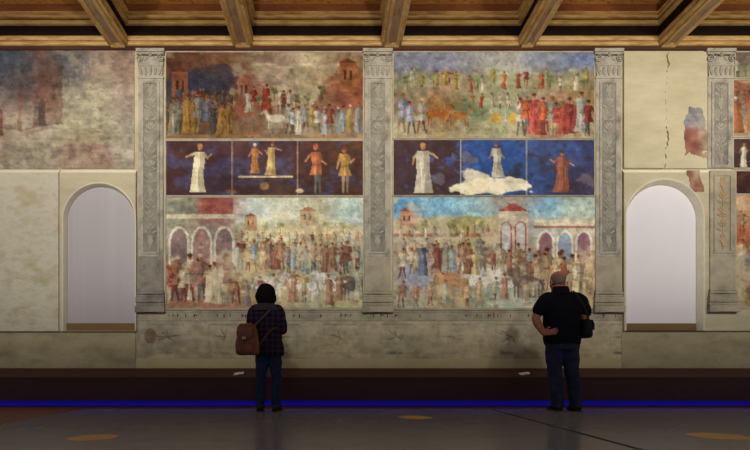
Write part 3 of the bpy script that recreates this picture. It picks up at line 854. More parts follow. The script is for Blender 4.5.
# middle right
px = (393.5, 593.7, 140.5, 195.5)
c = canvas_for(*px, 25); w, h = c.wm, c.hm
c.coarse([['#382a30', '#3a2a2e', '#284070', '#2c4678', '#34426a', '#333c62', ], ['#362a30', '#3a2c30', '#2c4270', '#2b4474', '#303c60', '#332e40']], .12)
c.rect(0, 0, w * .33, h, '#3a2a2e', .5); c.rect(w * .34, 0, w * .66, h * .9, '#284478', .5)
m = c.noise(.14, 1.4, 5); c.mix((m - .57) * 9, '#33261f', .55); c.mix((.36 - m) * 9, '#3f5590', .6)
for x_ in (.335, .663): c.line(w * x_, 0, w * x_, h, .014, '#b4a480', .8)
c.figure(w * .15, h * .96, .76, '#a29c8c', 'robe', cap='#94703c')
c.figure(w * .52, h * .68, .54, '#a8a294', 'robe')
# lost plaster: irregular pale patch
m = c.noise(.2, 1.6, 4)
c.mix((1 - np.sqrt(((c.u - w * .5) / (w * .22)) ** 2 + ((c.v - h * .84) / (h * .13)) ** 2) + (m - .5) * 1.6) * 8, '#d0c8aa', .95)
c.mix((1 - np.sqrt(((c.u - w * .4) / (w * .07)) ** 2 + ((c.v - h * .7) / (h * .2)) ** 2) + (m - .5) * 1.6) * 6, '#c4ba9c', .85)
c.figure(w * .84, h * .95, .64, '#84503e', 'robe')
c.finish(700, .2, .009); c.wear(.22, '#6a6470', .72); c.tone(PG * 1.06, 1.0, 1.0)
fresco(c, 'blue and brown middle right fresco band with a pale lost patch', *px, FY)

# lower right
px = (393.5, 594.5, 197.5, 308)
c = canvas_for(*px, 26); w, h = c.wm, c.hm
c.coarse([['#5f8cab', '#6f9bb2', '#86a6ae', '#a09084', '#7aa0b4', '#9fb0a6'],
          ['#a0a08c', '#a8a48c', '#a09c7c', '#a08c80', '#9ca09a', '#aaa490'],
          ['#a09078', '#a8a084', '#989468', '#a48f7c', '#9c9086', '#a48474'],
          ['#948f84', '#a0866c', '#a8a084', '#b8b29a', '#9a8a80', '#b0a284'],
          ['#949480', '#a09070', '#949c86', '#9ca490', '#92928c', '#b4a67e']])
for x_, r_, cl in ((.08, .1, '#a8977a'), (.24, .13, '#a39a78'), (.38, .12, '#8f8856'), (.5, .1, '#a89a78')): c.ell(w * x_, h * .27, w * r_, h * .1, cl, .85)
c.house(w * .03, w * .1, h * .26, h * .13, '#a88068', '#8a5448'); c.rect(0, h * .33, w * .5, h * .355, '#8f5a4c', .7)
c.house(w * .52, w * .67, h * .66, h * .13, '#b0a490', '#98544c')
for k in range(2): c.arch(w * (.56 + .07 * k), h * .62, w * .022, h * .05, h * .28, w * .007, '#9a5a52', '#a8a8a4')
c.rect(w * .7, h * .2, w, h * .26, '#b8b098', .9); c.rect(w * .7, h * .26, w, h * .28, '#8f5a50', .8)
for k in range(3): c.arch(w * (.755 + .095 * k), h * .72, w * .032, h * .1, h * .42, w * .012, '#bcb6a4', '#86646a' if k != 1 else '#7f8a98')
for x_ in (.15, .3, .44): c.tree(w * x_, h * .3, .15, '#7c8254', .8)
c.crowd(w * .04, w * .5, h * .55, .26, 16, past, .03, .8)
for x_, cl, f in ((.1, '#8f90a0', 1), (.26, '#a07c58', 1), (.41, '#b4b4ac', -1), (.52, '#c0bcb0', 1), (.64, '#7a6a5e', -1)): c.beast(w * x_, h * .8, .48, cl, .85, f)
c.crowd(w * .04, w * .68, h * .72, .46, 18, past + ['#8a6048', '#6f7a90'], .03, .9)
c.crowd(w * .66, w * .99, h * .9, .66, 13, ['#b8a884', '#a89a80', '#c0b490', '#8f8a90', '#b09878', '#94604c'], .02)
for x_, cl, f in ((.12, '#8c94a0', 1), (.3, '#a5805c', -1), (.44, '#c6c2b6', 1), (.56, '#c8c4b8', -1), (.66, '#6f6056', -1)): c.beast(w * x_, h * .9, .52, cl, .92, f)
c.crowd(w * .03, w * .48, h * .36, .16, 14, past + ['#8a5a48'], .02, .8)
c.crowd(w * .05, w * .64, h * .97, .42, 9, past, .05, .85)
for k in range(50): c.ell(c.rng.uniform(0, .72) * w, c.rng.uniform(.45, 1) * h, .035, .025, hexc((past + ['#8fa08c'])[c.rng.randint(len(past))]) * c.rng.uniform(.8, 1.15), .6)
c.finish(1700, .34); c.wear(.22, '#bdb496', .62); c.tone(PG * .98, .9, 1.18)
fresco(c, 'lower right fresco, pale crowd with horses and arcades, behind the man', *px, FY)

# ruin fresco at far left
px = (-70, 134.5, 50.5, 169)
c = canvas_for(*px, 27); w, h = c.wm, c.hm
c.coarse([['#4a5568', '#465264', '#4e5a6c', '#5a626e', '#80625a', '#76767a', '#a48e7c', '#98806c'],
          ['#6a6870', '#66666e', '#746a6c', '#7a686a', '#92685c', '#a09880', '#aea688', '#a48e80'],
          ['#98786a', '#9a7c6e', '#a08676', '#a8967e', '#aca288', '#b4ad90', '#aeaa96', '#aca694'],
          ['#a07a68', '#a07e6a', '#b09c82', '#b4a88e', '#b4a68c', '#a88c76', '#a8826e', '#b4a894']])
c.rect(w * .435, h * .38, w * .452, h * .68, '#8a5c4c', .6); c.poly([(w * .432, h * .4), (w * .455, h * .4), (w * .4435, h * .2)], '#8a5440', .6)
c.poly([(w * .5, h * .66), (w * .52, h * .36), (w * .56, h * .2), (w * .62, h * .12), (w * .65, h * .1), (w * .65, h * .62)], '#7a4e42', .42)
c.poly([(w * .535, h * .64), (w * .535, h * .44), (w * .55, h * .4), (w * .565, h * .44), (w * .565, h * .64)], '#4a3f40', .5); c.rect(w * .6, h * .3, w * .615, h * .42, '#5a4844', .5)
c.rect(w * .33, h * .5, w * .36, h * .72, '#7a4a38', .6)
for k in range(9): c.line(w * (.36 + .07 * k), h * .66 + .03 * (k % 3), w * (.43 + .07 * k), h * .66, .02, '#8a6a5a', .5)
for k in range(6): c.line(w * (.655 + .033 * k), h * (.36 - .055 * k), w * (.655 + .033 * k), h * (.28 - .055 * k), .022, '#a8a49c', .6)
for k in range(6): c.poly([(w * (.6 + .035 * k), h * .8), (w * (.7 + .035 * k), h * (.52 - .035 * k)), (w * (.84 + .03 * k), h * .78)], '#a8a07c', .25)
for k in range(70): c.line(*(lambda a, b: (a, b, a + .12, b + c.rng.uniform(-.04, .04)))(c.rng.rand() * w, c.rng.uniform(.45, 1) * h), .014, ['#7a5a4c', '#b8b098'][k % 2], .35)
c.finish(1200, .34, .024)
m = c.noise(.35, 1.3, 6); c.mix((m - .52) * 7 * (c.v / h) * (c.u > w * .3), '#b4ac90', .4)
c.wear(.2, '#aaa088', .66, .07); c.tone(PG * .8, .68, 1.25)
fresco(c, 'faded ruin fresco with a brick tower, above the left niche', *px, FY, None)

# right edge bands
px = (735, 800, 53, 78)
c = canvas_for(*px, 31); w, h = c.wm, c.hm
c.coarse([['#7a6a60', '#6f7488', '#8a7a60'], ['#8a8a68', '#8f5a48', '#948a68']]); c.crowd(.03, w - .04, h * .96, .3, 8, warm, .01); c.finish(1200); c.wear(.2); c.tone(PG * .9, .82, 1.1)
fresco(c, 'small top fresco strip at the right edge beside the far right capital', *px, FY)
px = (733, 800, 81, 136.5)
c = canvas_for(*px, 32); w, h = c.wm, c.hm
c.coarse([['#8a5a40', '#7a6a58', '#8a7a60'], ['#6a6258', '#8f8468', '#948a68'], ['#948462', '#a08a64', '#a09070']])
c.crowd(.06, w - .05, h * .55, .4, 7, warm, .02); c.crowd(.08, w - .05, h * .93, .6, 5, ['#b0a484', '#a0603a', '#6a7080', '#a8a090'], .02); c.finish(1200); c.wear(.2); c.tone(PG * .9, .82, 1.1)
fresco(c, 'upper fresco with standing people at the right edge, above the dark band', *px, FY)
px = (733, 800, 139.5, 168)
c = canvas_for(*px, 33); w, h = c.wm, c.hm
c.coarse([['#3f2d2c', '#3c2b34', '#382a30'], ['#3a2a2c', '#3a2c34', '#382a30']]); c.figure(.15, h * .97, .36, '#b4ae98', 'robe'); c.figure(.6, h * .97, .38, '#a88a58', 'robe'); c.finish(700, .2, .009); c.wear(.25, '#6a5a50', .72); c.tone(PG * 1.08, 1.0, 1.0)
fresco(c, 'dark brown fresco band at the right edge just above the lit ledge', *px, FY)
px = (733, 800, 173, 195)
c = canvas_for(*px, 34); w, h = c.wm, c.hm
c.coarse([['#4a3530', '#46333a', '#40302f'], ['#44302f', '#46353a', '#40302f']]); c.wear(.25, '#7a6a5a', .68); c.tone(PG, 1.05)
fresco(c, 'dark brown fresco band at the right edge just below the lit ledge', *px, SY - .006)
px = (733, 800, 197.5, 308)
c = canvas_for(*px, 35); w, h = c.wm, c.hm
c.coarse([['#a88a70', '#a09078', '#98a0a0'], ['#8f5f48', '#a08060', '#8f8a78'], ['#78705f', '#7a7468', '#908a70'], ['#8a8064', '#7c7a78', '#989070']])
c.crowd(.1, w - .05, h * .34, .4, 5, ['#94503c', '#a08a70', '#8f9aa0'], .02); c.crowd(.05, w - .05, h * .62, .4, 6, past + ['#5f6a70'], .02); c.beast(.22, h * .66, .4, '#6c6862', .9, 1); c.beast(.3, h * .92, .4, '#7a6250', .9, -1)
c.finish(1500, .34); c.wear(.2, '#b4aa90', .58); c.tone(PG, 1.05)
fresco(c, 'lower fresco at the right edge with red robed people and dark horses', *px, SY - .006)

# loose fragments
def fragment(label, px, y, rows, seed, fn):
    c = canvas_for(*px, seed); w, h = c.wm, c.hm
    c.coarse(rows, .15); c.wear(.25, '#a89a84', .66); c.tone(PG * .9, .75, 1.0)
    n = c.noise(.12, 1, 4)
    mask = fn(c.u / w, c.v / h) + (n - .5) * .35 > 0
    o = link('fresco_fragment', c.mesh('fresco_fragment', X(px[0]), Z(px[2]), y, mask), M['paint'])
    md = o.modifiers.new('thickness', 'SOLIDIFY'); md.thickness = .006; md.offset = -1
    tag(o, label, 'fresco fragment')
fragment('torn fresco fragment, grey gable over red brick, left of the far right pilaster', (680, 706, 104, 166), WY - .034,
         [['#7c7c84', '#84848c', '#8a8a8c'], ['#82828a', '#8c8c8e', '#88888a'], ['#8f4f40', '#98604c', '#a08a6c'], ['#98604e', '#8f4c3e', '#9a7a60'], ['#a8906c', '#98604c', '#a88a68']], 41,
         lambda u, v: np.minimum(np.minimum(.62 - abs(u - .55 - .12 * np.clip(v - .4, 0, 1)) * (1 + .7 * np.clip(.3 - v, 0, 1) * 5), 1.0 - v), v * 2 + .05) - .15)
fragment('small rusty fresco fragment just below the lit ledge, left of the far right pilaster', (684, 702, 172, 193), SY - .008,
         [['#8a5a46', '#a8906c', '#98604a'], ['#94705a', '#8f5444', '#98684e']], 42, lambda u, v: .42 - abs(u - .3 - .35 * v) - .1 * v)

# painted dado with a worn lettered cornice
px = (137, 622, 321, 359)
c = canvas_for(*px, 51); w, h = c.wm, c.hm
c.coarse([['#8c8474', '#968e7a', '#948c78', '#9c927a', '#989078', '#9a907c', '#968e7c', '#a09680'],
          ['#887f6c', '#8f8770', '#969078', '#9a9176', '#938b74', '#988e76', '#918872', '#9c927a'],
          ['#857c66', '#908668', '#978d70', '#9a8f6e', '#938a70', '#958b6e', '#8f866c', '#9a9072']])
for k in range(9):
    x_ = w * (.03 + .118 * k)
    c.rect(x_, h * .08, x_ + .5, h * .1, '#645a4e', .6); c.rect(x_, h * .08, x_ + .02, h * .7, '#6c6256', .35)
    for q in range(9):
        a = c.rng.uniform(0, 6.28); r_ = c.rng.uniform(.04, .16)
        c.line(x_ + .25, h * .42, x_ + .25 + r_ * 1.3 * math.cos(a), h * .42 + r_ * math.sin(a), .018, '#544840', .6)
    c.poly([(x_ + .1, h * .8), (x_ + .3, h * .8), (x_ + .36, h * .88), (x_ + .04, h * .88)], '#544c44', .55)
c.ell(w * .028, h * .4, .09, .12, '#5c4038', .6)
m = c.noise(.4, 2, 6); c.mix((m - .5) * 8 * (c.v / h), '#a69a7a', .7)
c.finish(500, .2); c.wear(.14, '#a89e84', .64, .06); c.tone(PG * 1.05, .95, 1.0)
o = link('painted_dado', c.mesh('painted_dado', X(px[0]), Z(px[2]), WY - .012, None, .008), M['paint'])
tag(o, 'worn painted dado with faint ornament running below both fresco bays', 'painted dado')
t = thing('painted_cornice', 'grey painted cornice with worn lettering under both fresco bays', 'cornice', (X(137), WY, Z(321)))
bm = B(); L_ = X(622) - X(137); z = Z(309.5) - Z(321)
sweep_x(bm, 0, L_, [(.004, 0), (-.02, 0), (-.02, .02), (-.014, .03), (-.014, z - .045), (-.022, z - .04), (-.022, z - .02), (-.035, z - .012), (-.035, z), (.004, z)])
obj('cornice_band', bm, M['stone_warm'], t)
bm = B(); rr = random.Random(5); x_ = .1
while x_ < L_ - .1:      # illegible worn strokes of paint
    if rr.random() < .55:
        wd = rr.uniform(.02, .05); z0 = .045 + rr.uniform(0, .02); z1 = z - .06 - rr.uniform(0, .02)
        box(bm, x_, x_ + wd * .35, -.0155, -.012, z0, z1)
        if rr.random() < .5: box(bm, x_ + wd * .3, x_ + wd, -.0155, -.012, (z0 + z1) / 2, (z0 + z1) / 2 + .015)
    x_ += rr.uniform(.05, .14)
obj('worn_lettering', bm, M['ink'], t)

# ---------------------------------------------------------------- reading ledge with blue light
t = thing('reading_ledge', 'long dark maroon sloped ledge in front of the frescoes, lit blue at its foot', 'ledge', (0, 7.08, 0))
zt0, zt1 = Z(377, 7.08), Z(368.2, 7.5)
bm = B(); sweep_x(bm, -7.4, 8.2, [(0, .085), (0, zt0 - .02), (.06, zt0 - .02), (.06, .085)]); obj('front_board', bm, M['plinth'], t)
bm = B(); sweep_x(bm, -7.4, 8.2, [(-.012, zt0 - .02), (-.012, zt0), (.44, zt1), (.44, zt1 - .03), (.06, zt0 - .02)]); obj('sloped_top', bm, M['plinth_top'], t)
bm = B(); box(bm, -7.4, 8.2, .17, .44, 0, zt0 - .03); obj('plinth_body', bm, M['plinth'], t)
bm = B(); box(bm, -7.4, 8.2, .135, .17, .004, .085); obj('led_strip', bm, M['led'], t)
def card(label, pxx, pyy, flip):
    d = 7.2; s = (zt1 - zt0) / .452
    x = X(pxx, d); yl = d - 7.08
    t = thing('label_card', label, 'card', (x, d, zt0 + (yl + .012) * s + .002))
    t.rotation_euler = (math.atan(s), 0, 0)
    bm = B()
    box(bm, -.065, .0, -.05, .05, 0, .004); 
    obj('card_leaf', bm, M['white'], t)
    bm = B()
    a = [bm.verts.new(p) for p in ((-.062, -.05, .0045), (-.062, .05, .0045), (.075, .02, .03), (.075, -.035, .012), (-.062, -.05, .0075), (-.062, .05, .0075), (.075, .02, .033), (.075, -.035, .015))]
    for q_ in ((0, 1, 2, 3), (4, 5, 6, 7), (0, 1, 5, 4), (1, 2, 6, 5), (2, 3, 7, 6), (3, 0, 4, 7)): bm.faces.new([a[i] for i in q_])
    obj('folded_leaf', bm, M['white'], t)
card('small folded white card lying on the maroon ledge, left of the woman', 238.5, 373, 1)
card('small folded white card lying on the maroon ledge, left of the man', 524, 373, 1)

# ---------------------------------------------------------------- floor sheets, discs
def gp(px, py):
    d = F * CH / (py - VY); return ((px - VX) * d / F, d)
ZF = .008
def sheet(label, pts):
    bm = B()
    a = [bm.verts.new((x, y, .0005)) for x, y in pts]; b = [bm.verts.new((x, y, ZF)) for x, y in pts]
    n = len(pts); bm.faces.new(a[::-1]); bm.faces.new(b)
    for i in range(n): bm.faces.new((a[i], a[(i + 1) % n], b[(i + 1) % n], b[i]))
    bmesh.ops.bevel(bm, geom=[e for e in bm.edges if min(v.co.z for v in e.verts) > ZF - .001], offset=.003, segments=2, affect='EDGES')
    o = obj('floor_sheet', bm, M['grey_floor'])
    return tag(o, label, 'floor covering')
yb_ = 6.52
xa = -3.25; s1 = (2.055, 6.52); s2 = (1.74, -1.0)
sheet('large grey satin floor sheet under the woman, left of the dark seam', [(-2.45, -1.0), (s2[0] - .0205, s2[1]), (s1[0] - .0205, s1[1]), (xa, yb_)])
sheet('large grey satin floor sheet under the man, right of the dark seam', [(s2[0] + .0205, s2[1]), (7.6, -1.0), (7.6, yb_ + .12), (s1[0] + .0205, s1[1])])
bm = B(); a = [(s1[0] - .02, s1[1]), (s1[0] + .02, s1[1]), (s2[0] + .02, s2[1]), (s2[0] - .02, s2[1])]
prism_v = [[bm.verts.new((x, y, z)) for x, y in a] for z in (.0005, ZF - .001)]
loft_f = [bm.faces.new(prism_v[0]), bm.faces.new(prism_v[1])] + [bm.faces.new((prism_v[0][i], prism_v[0][(i + 1) % 4], prism_v[1][(i + 1) % 4], prism_v[1][i])) for i in range(4)]
struct(obj('trim_9', bm, M['dark_wood']))
def disc(label, px, py, r):
    x, y = gp(px, py)
    bm = B()
    rings = [[(rr_ * math.cos(2 * math.pi * k / 40), rr_ * math.sin(2 * math.pi * k / 40), z) for k in range(40)] for rr_, z in ((r, 0), (r, .0012), (r - .004, .002))]
    loft(bm, rings)
    o = obj('floor_sticker', bm, M['yellow']); o.location = (x, y, ZF + .0005)
    tag(o, label, 'floor sticker', 'round yellow floor stickers')
disc('round yellow floor sticker at lower left, in front of the brown floor corner', 93.5, 438.7, .175)
disc('round yellow floor sticker between the woman and the man, farthest from the viewer', 415, 418.2, .18)
disc('round yellow floor sticker at lower right, right of the seam', 718, 437.3, .2)

# ---------------------------------------------------------------- people
def hand(bm, w, d, nrm, thumb, s=1.0, curl_=.5, spread=.12):
    """palm from wrist w along d; nrm = palm's outward back; thumb = side of the thumb"""
    w, d, nrm, th = Vector(w), Vector(d).normalized(), Vector(nrm).normalized(), Vector(thumb).normalized()
    nrm = (nrm - d * nrm.dot(d)).normalized(); th = nrm.cross(d) * (1 if nrm.cross(d).dot(th) > 0 else -1)
    L = .092 * s
    tube(bm, [w - d * .02, w + d * L * .35, w + d * L * .75, w + d * L], [(.026 * s, .02 * s), (.036 * s, .017 * s), (.041 * s, .015 * s), (.038 * s, .012 * s)], 14, flat=nrm)
    for k, (off, ln, r) in enumerate(((.03, .072, .0092), (.0105, .082, .0095), (-.0095, .075, .009), (-.029, .058, .008))):
        b = w + d * L * .93 + th * off * s
        dd = (d + th * (off / .03) * spread).normalized()
        p1 = b + dd * ln * .42 * s
        d2 = (dd * math.cos(curl_) - nrm * math.sin(curl_)).normalized(); p2 = p1 + d2 * ln * .34 * s
        d3 = (dd * math.cos(curl_ * 1.9) - nrm * math.sin(curl_ * 1.9)).normalized(); p3 = p2 + d3 * ln * .26 * s
        tube(bm, [b - dd * .025 * s, b, p1, p2, p3], [r * s, r * s, r * s * .95, r * s * .88, r * s * .75], 10, flat=nrm)
    b = w + d * L * .28 + th * .026 * s
    d1 = (d * .6 + th * .8 - nrm * .2).normalized(); p1 = b + d1 * .04 * s
    d2 = (d * .9 + th * .4 - nrm * .3).normalized(); p2 = p1 + d2 * .032 * s
    tube(bm, [b - d1 * .02, b, p1, p2], [.014 * s, .0135 * s, .011 * s, .009 * s], 10, flat=nrm)
def head(bm, c, s=1.0, yaw=0.0, pitch=0.0):
    """c = centre of the head; faces +y"""
    rot = Matrix.Rotation(yaw, 4, 'Z') @ Matrix.Rotation(pitch, 4, 'X')
    c = Vector(c)
    def T(p): return c + (rot @ Vector(p).to_4d()).to_3d() * s
    def bl(p, r): ball(bm, T(p), tuple(x * s for x in r), 20, 14, rot)
    bl((0, -.012, .03), (.076, .095, .088))            # cranium
    bl((0, .03, -.03), (.062, .066, .085))             # face
    bl((0, .055, -.088), (.032, .032, .03))            # chin
    bl((0, .085, .012), (.05, .016, .014))             # brow
    tube(bm, [T((0, .09, .005)), T((0, .103, -.025)), T((0, .108, -.036))], [.008 * s, .011 * s, .014 * s], 10)
    for k in (-1, 1):
        bl((k * .012, .1, -.038), (.009, .011, .008))
        bl((k * .035, .066, -.03), (.022, .02, .02))   # cheeks
        bl((k * .077, -.008, -.012), (.01, .02, .033)) # ears
        bl((k * .082, -.014, -.0), (.007, .016, .022))
    bl((0, .092, -.063), (.024, .009, .006)); bl((0, .09, -.073), (.021, .009, .007))   # lips
    return T, rot
def eyes(T, rot, s, parent):
    for k in (-1, 1):
        bm = B(); ball(bm, T((k * .031, .083, -.008)), (.012 * s,) * 3, 12, 8); obj('eye', bm, M['eye'], parent, True)
def shoe(parent, x, y, yaw, s=1.0, lift=ZF):
    bm = B(); c, sn = math.cos(yaw), math.sin(yaw)
    def R(p): return (x + p[0] * c - p[1] * sn, y + p[0] * sn + p[1] * c, lift + p[2])
    prof = [(-.075, .034, .055, .085), (-.06, .04, .07, .1), (-.02, .041, .085, .1), (.04, .042, .07, .085), (.1, .048, .045, .062), (.15, .045, .03, .045), (.185, .03, .022, .034), (.198, .014, .02, .026)]
    rings = []
    for yy, hw, _, top in prof:
        r = []
        for k in range(16):
            a = 2 * math.pi * k / 16
            zc = (top + .018) / 2; hz = (top - .018) / 2
            r.append(R((hw * s * math.copysign(abs(math.cos(a)) ** .8, math.cos(a)), yy * s, (zc + hz * math.sin(a)) * s)))
        rings.append(r)
    loft(bm, rings)
    sh = obj('shoe', bm, M['shoe'], parent, True)
    bm = B()
    out = [(hw + .004, yy) for yy, hw, _, _ in prof]
    pts = [(a, b) for a, b in out] + [(-a, b) for a, b in out[::-1]]
    lo = [bm.verts.new(R((a * s, b * s, 0))) for a, b in pts]; hi = [bm.verts.new(R((a * s, b * s, .024 * s))) for a, b in pts]
    bm.faces.new(lo[::-1]); bm.faces.new(hi); n = len(pts)
    for i in range(n): bm.faces.new((lo[i], lo[(i + 1) % n], hi[(i + 1) % n], hi[i]))
    obj('sole', bm, M['sole'], sh)
def folds(seed, amp, fz=22):
    r = random.Random(seed); ph = [r.uniform(0, 6) for _ in range(6)]
    def f(co):
        return amp * (math.sin(co.z * fz + co.x * 9 + ph[0]) * math.sin(co.x * 14 + co.y * 11 + ph[1]) + .6 * math.sin(co.z * fz * 1.9 - co.x * 17 + ph[2]) * math.sin(co.y * 16 + ph[3]))
    return f

# ---- man: heavy-set, black polo, hand on hip
dm = 6.2
man = thing('person', 'person in black polo shirt and jeans, hand on hip, facing the lower right fresco', 'person', (X(562, dm), dm, 0), 0)
HC = (-.045, .03, 1.614)
SHL, SHR = (-.2, -.01, 1.405), (.2, -.01, 1.405)
EL, WL = (-.325, .0, 1.15), (-.262, -.09, .965)
ER, WR = (.305, .02, 1.13), (.235, .25, 1.12)
bm = B()
T, rot = head(bm, HC, 1.1, .12, -.05)
tube(bm, [(-.015, -.02, 1.38), (-.03, .0, 1.47), (-.042, .015, 1.56)], [.075, .066, .064])
torso(bm, [(0, 0, .84, .15, .12), (0, 0, .95, .185, .135), (0, .02, 1.08, .19, .145), (0, .01, 1.2, .185, .135), (0, 0, 1.32, .19, .12), (0, -.005, 1.4, .17, .1), (-.01, -.01, 1.45, .09, .075)])
tube(bm, [SHL, EL, WL], [.062, .05, .033]); tube(bm, [EL, (-.31, -.04, 1.08), WL], [.049, .046, .033])
tube(bm, [SHR, ER], [.062, .05]); tube(bm, [ER, (.285, .13, 1.125), WR], [.049, .045, .031])
hand(bm, WL, (.8, -.42, .12), (-.3, -.9, .1), (0, -.1, 1), .98, .25)
hand(bm, WR, (-.55, .6, .15), (.7, .5, .2), (0, 0, 1), 1, .7)
for sx, kx, fx in ((-.085, -.075, -.055), (.1, .125, .175)):
    tube(bm, [(sx, 0, .88), (kx, .012, .48), (fx, -.015, .09)], [.092, .058, .042])
    tube(bm, [(fx, -.02, .07), (fx, .1, .045)], [.036, .03])
body = fused('body', bm, M['skin'], man, .0055, 3)
eyes(T, rot, 1.1, man)
# short grey hair: horseshoe round the back
bm = B(); ball(bm, T((0, -.014, .022)), (.0865, .107, .094), 32, 20, rot)
inv = rot.inverted(); hc = Vector(HC)
dl = [v for v in bm.verts if (lambda p: p.z > .062 + .25 * min(0, -.0 - p.y) or p.y > .03 or p.z < -.055)((inv @ (v.co - hc).to_4d()).to_3d() / 1.1)]
bmesh.ops.delete(bm, geom=dl, context='VERTS')
g = bmesh.ops.extrude_face_region(bm, geom=list(bm.faces))
for v in g['geom']:
    if isinstance(v, bmesh.types.BMVert): v.co = hc + (v.co - hc) * .95
obj('hair', bm, M['grey_hair'], man, True)
# polo shirt
bm = B()
torso(bm, [(.0, 0, .83, .212, .16), (.0, 0, .9, .222, .168), (.005, .01, 1.0, .226, .18), (.005, .012, 1.1, .225, .178), (0, .005, 1.2, .222, .165), (0, 0, 1.3, .226, .15), (0, -.005, 1.38, .205, .128), (-.005, -.01, 1.43, .145, .105), (-.012, -.005, 1.465, .09, .085)])
tube(bm, [(-.15, -.005, 1.4), (-.215, -.008, 1.37), (-.29, -.005, 1.25)], [.085, .092, .078])
tube(bm, [(.15, -.005, 1.4), (.215, -.005, 1.37), (.29, .01, 1.235)], [.085, .092, .078])
fused('polo_shirt', bm, M['black_shirt'], man, .011, 5, folds(1, .0045))
bm = B()
rg = []
for z, rr_ in ((1.455, .1), (1.5, .092), (1.545, .084), (1.54, .092), (1.49, .11), (1.445, .12)):
    rg.append([(-.022 + rr_ * math.cos(2 * math.pi * k / 28), -.003 + rr_ * .95 * math.sin(2 * math.pi * k / 28), z - .028 * max(0, math.sin(2 * math.pi * k / 28))) for k in range(28)])
loft(bm, rg, False); obj('collar', bm, M['black_shirt'], man, True)
# jeans
bm = B()
torso(bm, [(0, 0, .76, .185, .14), (0, 0, .84, .2, .15), (0, 0, .93, .2, .15)])
for sx, kx, fx, hr in ((-.095, -.085, -.06, .084), (.105, .13, .175, .084)):
    tube(bm, [(sx, 0, .84), (sx, .005, .7), (kx, .012, .48), ((kx + fx) / 2, -.005, .28), (fx, -.012, .05)], [.108, .106, .085, .08, .082], cap=False)
fused('jeans', bm, M['jeans'], man, .011, 5, folds(2, .005, 30))
shoe(man, -.06, .0, .06, 1.03); shoe(man, .175, .0, -.08, 1.03)
# shoulder bag
t = thing('shoulder_bag', 'small black shoulder bag hanging at the right hip of the man', 'bag', (X(562, dm) + .235, dm - .1, .905))
bm = B()
torso(bm, [(0, 0, 0, .05, .095), (0, 0, .03, .062, .11), (0, 0, .13, .06, .11), (0, 0, .2, .045, .1), (0, 0, .225, .02, .08)], 24, 3.2)
obj('bag_body', bm, M['bag_black'], t, True)
bm = B(); torso(bm, [(.05, 0, .09, .02, .085), (.064, 0, .1, .02, .09), (.062, 0, .17, .018, .09), (.045, 0, .215, .015, .085)], 20, 3.2); obj('flap', bm, M['bag_black'], t, True)
bm = B(); tube(bm, [(0, .09, .2), (-.03, .12, .34), (-.13, .075, .52), (-.16, -.01, .575), (-.13, -.08, .5), (-.055, -.1, .36), (0, -.085, .2)], [(.012, .003)] * 7, 8); 
# strap goes over the right shoulder
for v in bm.verts:
    pass
obj('strap', bm, M['bag_black'], t, True)

# ---- woman: dark bob, tartan jacket, forearms gathered in front
dw = 6.14
wo = thing('person', 'person with dark bob, tartan jacket and brown rucksack, facing the lower left fresco', 'person', (X(267, dw), dw, 0), 0)
HC = (-.015, .045, 1.448)
bm = B()
T, rot = head(bm, HC, .95, -.05, -.12)
tube(bm, [(-.01, -.01, 1.22), (-.012, .01, 1.3), (-.014, .03, 1.38)], [.058, .052, .05])
torso(bm, [(.02, 0, .76, .155, .11), (.02, 0, .86, .15, .105), (.01, .01, 1.0, .13, .1), (0, 0, 1.12, .14, .1), (0, 0, 1.22, .145, .09), (-.005, -.005, 1.275, .11, .075), (-.01, -.005, 1.3, .06, .06)])
SL, SR = (-.15, -.005, 1.245), (.135, -.005, 1.25)
ELw, ERw = (-.185, -.01, 1.0), (.2, -.02, 1.0)
WLw, WRw = (-.06, .19, 1.06), (.06, .19, 1.08)
tube(bm, [SL, ELw], [.05, .04]); tube(bm, [ELw, WLw], [.04, .026]); tube(bm, [SR, ERw], [.05, .04]); tube(bm, [ERw, WRw], [.04, .026])
hand(bm, WLw, (.6, .55, .25), (-.5, .6, -.3), (0, 0, 1), .88, .8); hand(bm, WRw, (-.6, .55, .25), (.5, .6, -.3), (0, 0, 1), .88, .8)
for sx, kx, fx in ((-.06, -.072, -.082), (.095, .11, .11)):
    tube(bm, [(sx, 0, .8), (kx, .012, .44), (fx, -.015, .085)], [.08, .05, .034])
    tube(bm, [(fx, -.02, .065), (fx, .08, .042)], [.03, .026])
fused('body', bm, M['skin'], wo, .0055, 3)
eyes(T, rot, .95, wo)
# bob of hair
bm = B()
hx, hz = HC[0], HC[2]
ball(bm, (hx, .02, hz + .025), (.113, .118, .106), 24, 16)
ball(bm, (hx - .003, -.01, hz - .03), (.126, .1, .095), 24, 16)
ball(bm, (hx - .07, .03, hz - .05), (.055, .06, .075), 16, 12); ball(bm, (hx + .07, .03, hz - .05), (.056, .06, .075), 16, 12)
ball(bm, (hx, -.03, hz - .085), (.1, .062, .055), 20, 12)
fused('hair', bm, M['dark_hair'], wo, .008, 4, lambda co: .0035 * math.sin(70 * math.atan2(co.x - hx, co.y)) )
